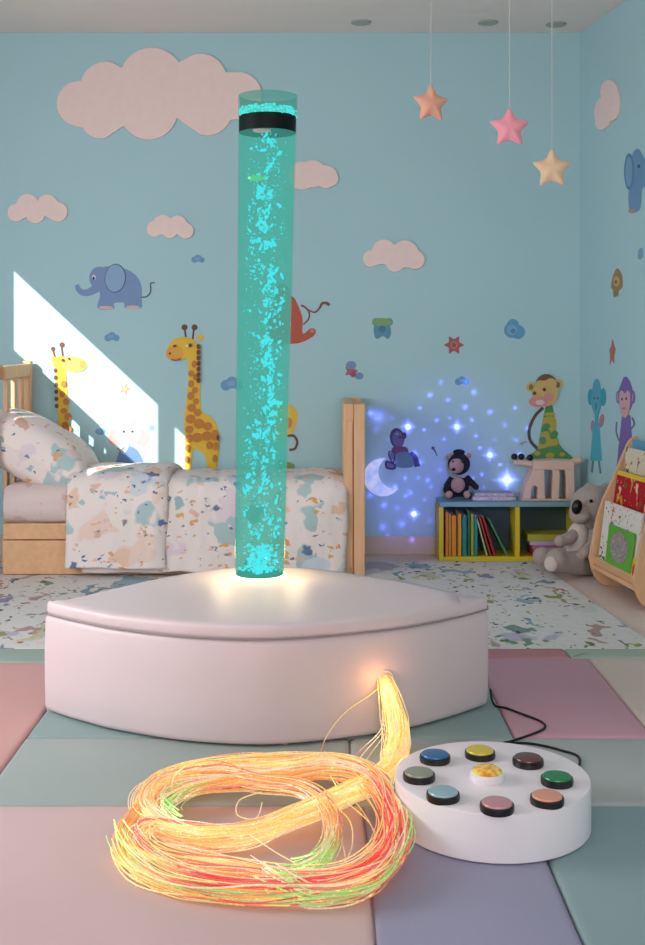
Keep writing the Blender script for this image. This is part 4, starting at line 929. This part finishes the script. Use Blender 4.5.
for x, y in ((64, 163), (95, 163), (134, 167)):
    p = P(*f2([(x, y)])[0], 5.44); mb = MB(); mb.ell(p, (.0155,)*3, mat('ball_black', (14, 13, 15), .35)); mb.build('ball', t)
# ------------------------------------------------------------------ koala
KG = mat('grey_fur', (170, 156, 150), .97, bump=.5, bscale=110, var=.12, vscale=30, sheen=.2); KL = mat('light_fur', (206, 192, 184), .97, bump=.4, bscale=120, var=.06, vscale=30)
t = thing('plush_koala', (1.17, 5.12, FLOOR), 'large grey plush koala with black nose sitting between the shelf and the book rack', 'plush toy')
mb = MB(); H = P(592, 506, 5.12)
mb.ell(H, (.098, .085, .095), KG, rot=(0, -.25, 0)); mb.ell(P(580, 513, 5.07), (.050, .05, .048), KG)
mb.ell(P(587, 545, 5.17), (.100, .095, .125), KG); mb.ell(P(588, 525, 5.15), (.07, .06, .06), KG)
mb.tube([P(590, 563, 5.12), P(575, 563, 5.04), P(556, 561, 4.99)], [.055, .052, .046], KG, 14); mb.ell(P(556, 560.5, 4.985), (.050, .046, .050), KG)
mb.tube([P(580, 558, 5.2), P(562, 558, 5.16), P(543, 557, 5.12)], [.05, .046, .040], KG, 14); mb.ell(P(542, 556.5, 5.12), (.042, .04, .044), KG)
mb.tube([P(580, 530, 5.12), P(570, 538, 5.06), P(561, 541, 5.04)], [.030, .028, .025], KG, 12); mb.ell(P(560, 541, 5.035), (.026,)*3, KG)
mb.tube([P(596, 532, 5.08), P(594, 545, 5.03), P(585, 552, 5.0)], [.034, .03, .026], KG, 12); mb.ell(P(585, 552, 5.0), (.027,)*3, KG)
mb.ell(P(606, 490, 5.13), (.032, .022, .036), KG); mb.ell(P(590, 487, 5.17), (.03, .022, .02), KG)
mb.build('body', t, remesh=.006)
mb = MB(); mb.ell(P(577.5, 541, 5.10), (.052, .045, .090), KL, rot=(0, .12, 0)); mb.build('belly', t)
mb = MB(); mb.ell(P(583, 516, 5.042), (.034, .024, .026), mat('muzzle_fur', (172, 158, 152), .97, bump=.4, bscale=120)); mb.build('muzzle', t)
mb = MB(); mb.ell(P(551, 564, 4.948), (.030, .014, .033), KL, rot=(0, 0, -.3)); mb.build('foot_pad', t)
mb = MB(); mb.ell(P(577, 507, 5.022), (.023, .016, .033), mat('nose_black', (12, 10, 12), .3), rot=(0, .2, 0)); mb.build('nose', t)
mb = MB(); mb.ell(P(591, 501, 5.035), (.0085,)*3, mat('nose_black', (12, 10, 12), .3)); mb.build('eye', t)
# ------------------------------------------------------------------ book rack
rk = thing('book_rack', (1.30, 4.7, FLOOR), 'beech front-facing book rack with curved side panels against the right wall', 'book rack')
tdir = Vector((TR, -1, 0)).normalized()
def RW(u, s, z):     # u out of the right wall, s depth (y at the wall), z
    w = Vector((xw(s), s, 0)); return w+NR*u+Vector((0, 0, z))
prof = [(.006, FLOOR), (.10, FLOOR), (.155, -.010), (.195, .03), (.214, .09), (.212, .13), (.175, .303), (.11, .445), (.052, .575), (.035, .603), (.015, .616), (.006, .617)]
prof = [(p.x, p.y) for p in smoothpoly([Vector((a, b, 0)) for a, b in prof], 3, False)]
for s in (4.915, 4.46):
    mb = MB(); mb.loft([[RW(u, s, z) for u, z in prof], [RW(u, s-.018, z) for u, z in prof]], BEECHV); mb.build('side_panel', rk, bevel=.003)
def rackbox(name, u0, z0, u1, z1, thk, m, s0=4.896, s1=4.461, parent=rk):
    mb = MB(); a, b = Vector((u0, z0)), Vector((u1, z1)); d = (b-a).normalized(); nn = Vector((d.y, -d.x))*thk
    q = [a, b, b+nn, a+nn]; mb.loft([[RW(p.x, s, p.y) for p in q] for s in (s0, s1)], m); return mb.build(name, parent, bevel=.0015 if parent else .001)
rackbox('ledge', .10, .078, .205, .078, .018, BEECH); rackbox('front_rail', .196, .078, .203, .112, -.012, BEECH)
rackbox('ledge', .075, .318, .135, .318, .012, BEECH); rackbox('ledge', .035, .445, .085, .445, .012, BEECH)
BLB = mat('back_board_blue', (96, 156, 190), .6)
rackbox('back_board', .115, .08, .088, .30, .006, BEECHV); rackbox('back_board', .062, .325, .042, .44, .006, BEECHV); rackbox('back_board', .032, .45, .022, .605, .006, BLB)
DOOD = blobs('white_cover_doodles', (222, 214, 206), [(24, .30, .5, [(60, 110, 60), (190, 60, 50), (120, 90, 60), (70, 70, 60)], 2.2, (1, 1, 1)), (50, .26, .4, [(60, 60, 60), (90, 120, 60)], 2, (1, 1, 1))], bump=.02)
DOOD2 = blobs('buff_cover_doodles', (214, 200, 176), [(22, .32, .6, [(90, 110, 70), (150, 130, 80), (170, 80, 60)], 2.2, (1, 1, 1))], bump=.02)
REDC = blobs('red_cover_print', (176, 30, 44), [(26, .36, .5, [(196, 150, 50), (120, 90, 40), (226, 196, 150)], 1.6, (1, 1, .5)), (60, .25, .3, [(230, 220, 200), (90, 20, 40)], 2, (1, 1, 1))], bump=.02)
GRC = mat('cover_leaf_green', (96, 170, 60), .5); GPH = blobs('grey_picture', (150, 140, 140), [(80, .35, .6, [(96, 90, 96), (190, 180, 180), (150, 110, 110)], 2, (1, 1, 1))], bump=.02)
YLC = mat('cover_yellow', (226, 190, 40), .5); PAP = mat('paper', (205, 195, 170), .8)
def rackbook(label, u0, z0, u1, z1, s0, s1, m, extra=None):
    t = thing('picture_book', RW(u0, (s0+s1)/2, z0), label, 'book')
    rackbox('cover', u0, z0, u1, z1, .009, m, s0, s1, t)
    d = (Vector((u1, z1))-Vector((u0, z0)))
    def at(s, h, o): # point on the cover front
        n_ = Vector((d.y, -d.x)).normalized()*(.009+o); p = Vector((u0, z0))+d*h+n_; return RW(p.x, s0+(s1-s0)*s, p.y)
    for nm, shape, mm in (extra or []):
        mb = MB(); mb.loft([[at(s, h, -.001) for s, h in shape], [at(s, h, .0012) for s, h in shape]], mm); mb.build(nm, t, smooth=False)
rackbook('white picture book with green and red doodles on the lowest tier of the rack', .178, .098, .146, .350, 4.88, 4.50, DOOD)
rackbook('bright green book with an oval grey picture standing in front of the white one', .1895, .098, .170, .268, 4.78, 4.53, GRC,
    [('picture', [(.5+.34*math.cos(2*PI*i/24), .55+.36*math.sin(2*PI*i/24)) for i in range(24)], GPH)])
rackbook('small yellow and red book at the near end of the lowest tier', 0.1895, .098, .178, .175, 4.522, 4.465, YLC, [('picture', [(.5+.3*math.cos(2*PI*i/16), .45+.3*math.sin(2*PI*i/16)) for i in range(16)], mat('cover_red_dot', (190, 50, 40), .5))])
rackbook('red picture book with a yellow band along its top on the middle tier', .112, .332, .090, .478, 4.88, 4.48, REDC, [('title_band', [(.0, .86), (1, .86), (1, .995), (.0, .995)], YLC)])
rackbook('cream picture book with botanical doodles on the top tier', .070, .458, .058, .575, 4.87, 4.50, DOOD2)
# ------------------------------------------------------------------ hanging felt stars
def hstar(px, py, r, y, c, label, rot=0, yaw=0):
    ctr = P(px, py, y); R_ = r*y/F; t = thing('hanging_star', ctr, label, 'hanging decoration')
    m = mat('felt_%d_%d_%d' % c, c, .95, bump=.2, bscale=200, sheen=.3, var=.04, vscale=40)
    mb = MB(); ol = []
    for i in range(10):
        a = PI/2+PI*i/5+rot; q = R_ if i % 2 == 0 else R_*.53; ol.append((q*math.cos(a), q*math.sin(a)))
    fine = []
    for i in range(10):
        a, b = Vector(ol[i]), Vector(ol[(i+1) % 10])
        for j in range(5): fine.append(a.lerp(b, j/5))
    # soften the corners
    for _ in range(1): fine = [(fine[i-1]+fine[i]*2+fine[(i+1) % len(fine)])/4 for i in range(len(fine))]
    RY = Matrix.Rotation(yaw, 3, 'Z'); rings = []
    for sc_, th in ((.08, -.34), (.3, -.33), (.55, -.29), (.78, -.20), (.93, -.10), (1, 0), (.93, .10), (.78, .20), (.55, .29), (.3, .33), (.08, .34)):
        rings.append([ctr+RY @ Vector((p.x*sc_, th*R_*.8, p.y*sc_)) for p in fine])
    mb.loft(rings, m); mb.build('felt_star', t, angle=80)
    mb = MB(); top = ctr+Vector((0, 0, R_*.93)); mb.tube([top, Vector((top.x, top.y, CEIL))], .0014, mat('string_white', (214, 206, 204), .8), 6); mb.build('string', t)
hstar(431, 104, 21, 4.5, (246, 176, 150), 'orange felt star hanging highest and furthest left', yaw=.3)
hstar(509.5, 128, 22, 4.3, (255, 164, 178), 'pink felt star hanging in the middle of the three')
hstar(552, 169, 21.5, 4.35, (244, 204, 168), 'tan felt star hanging lowest, near the wall corner')
for o in bpy.data.objects:
    if '_o' in o: del o['_o']
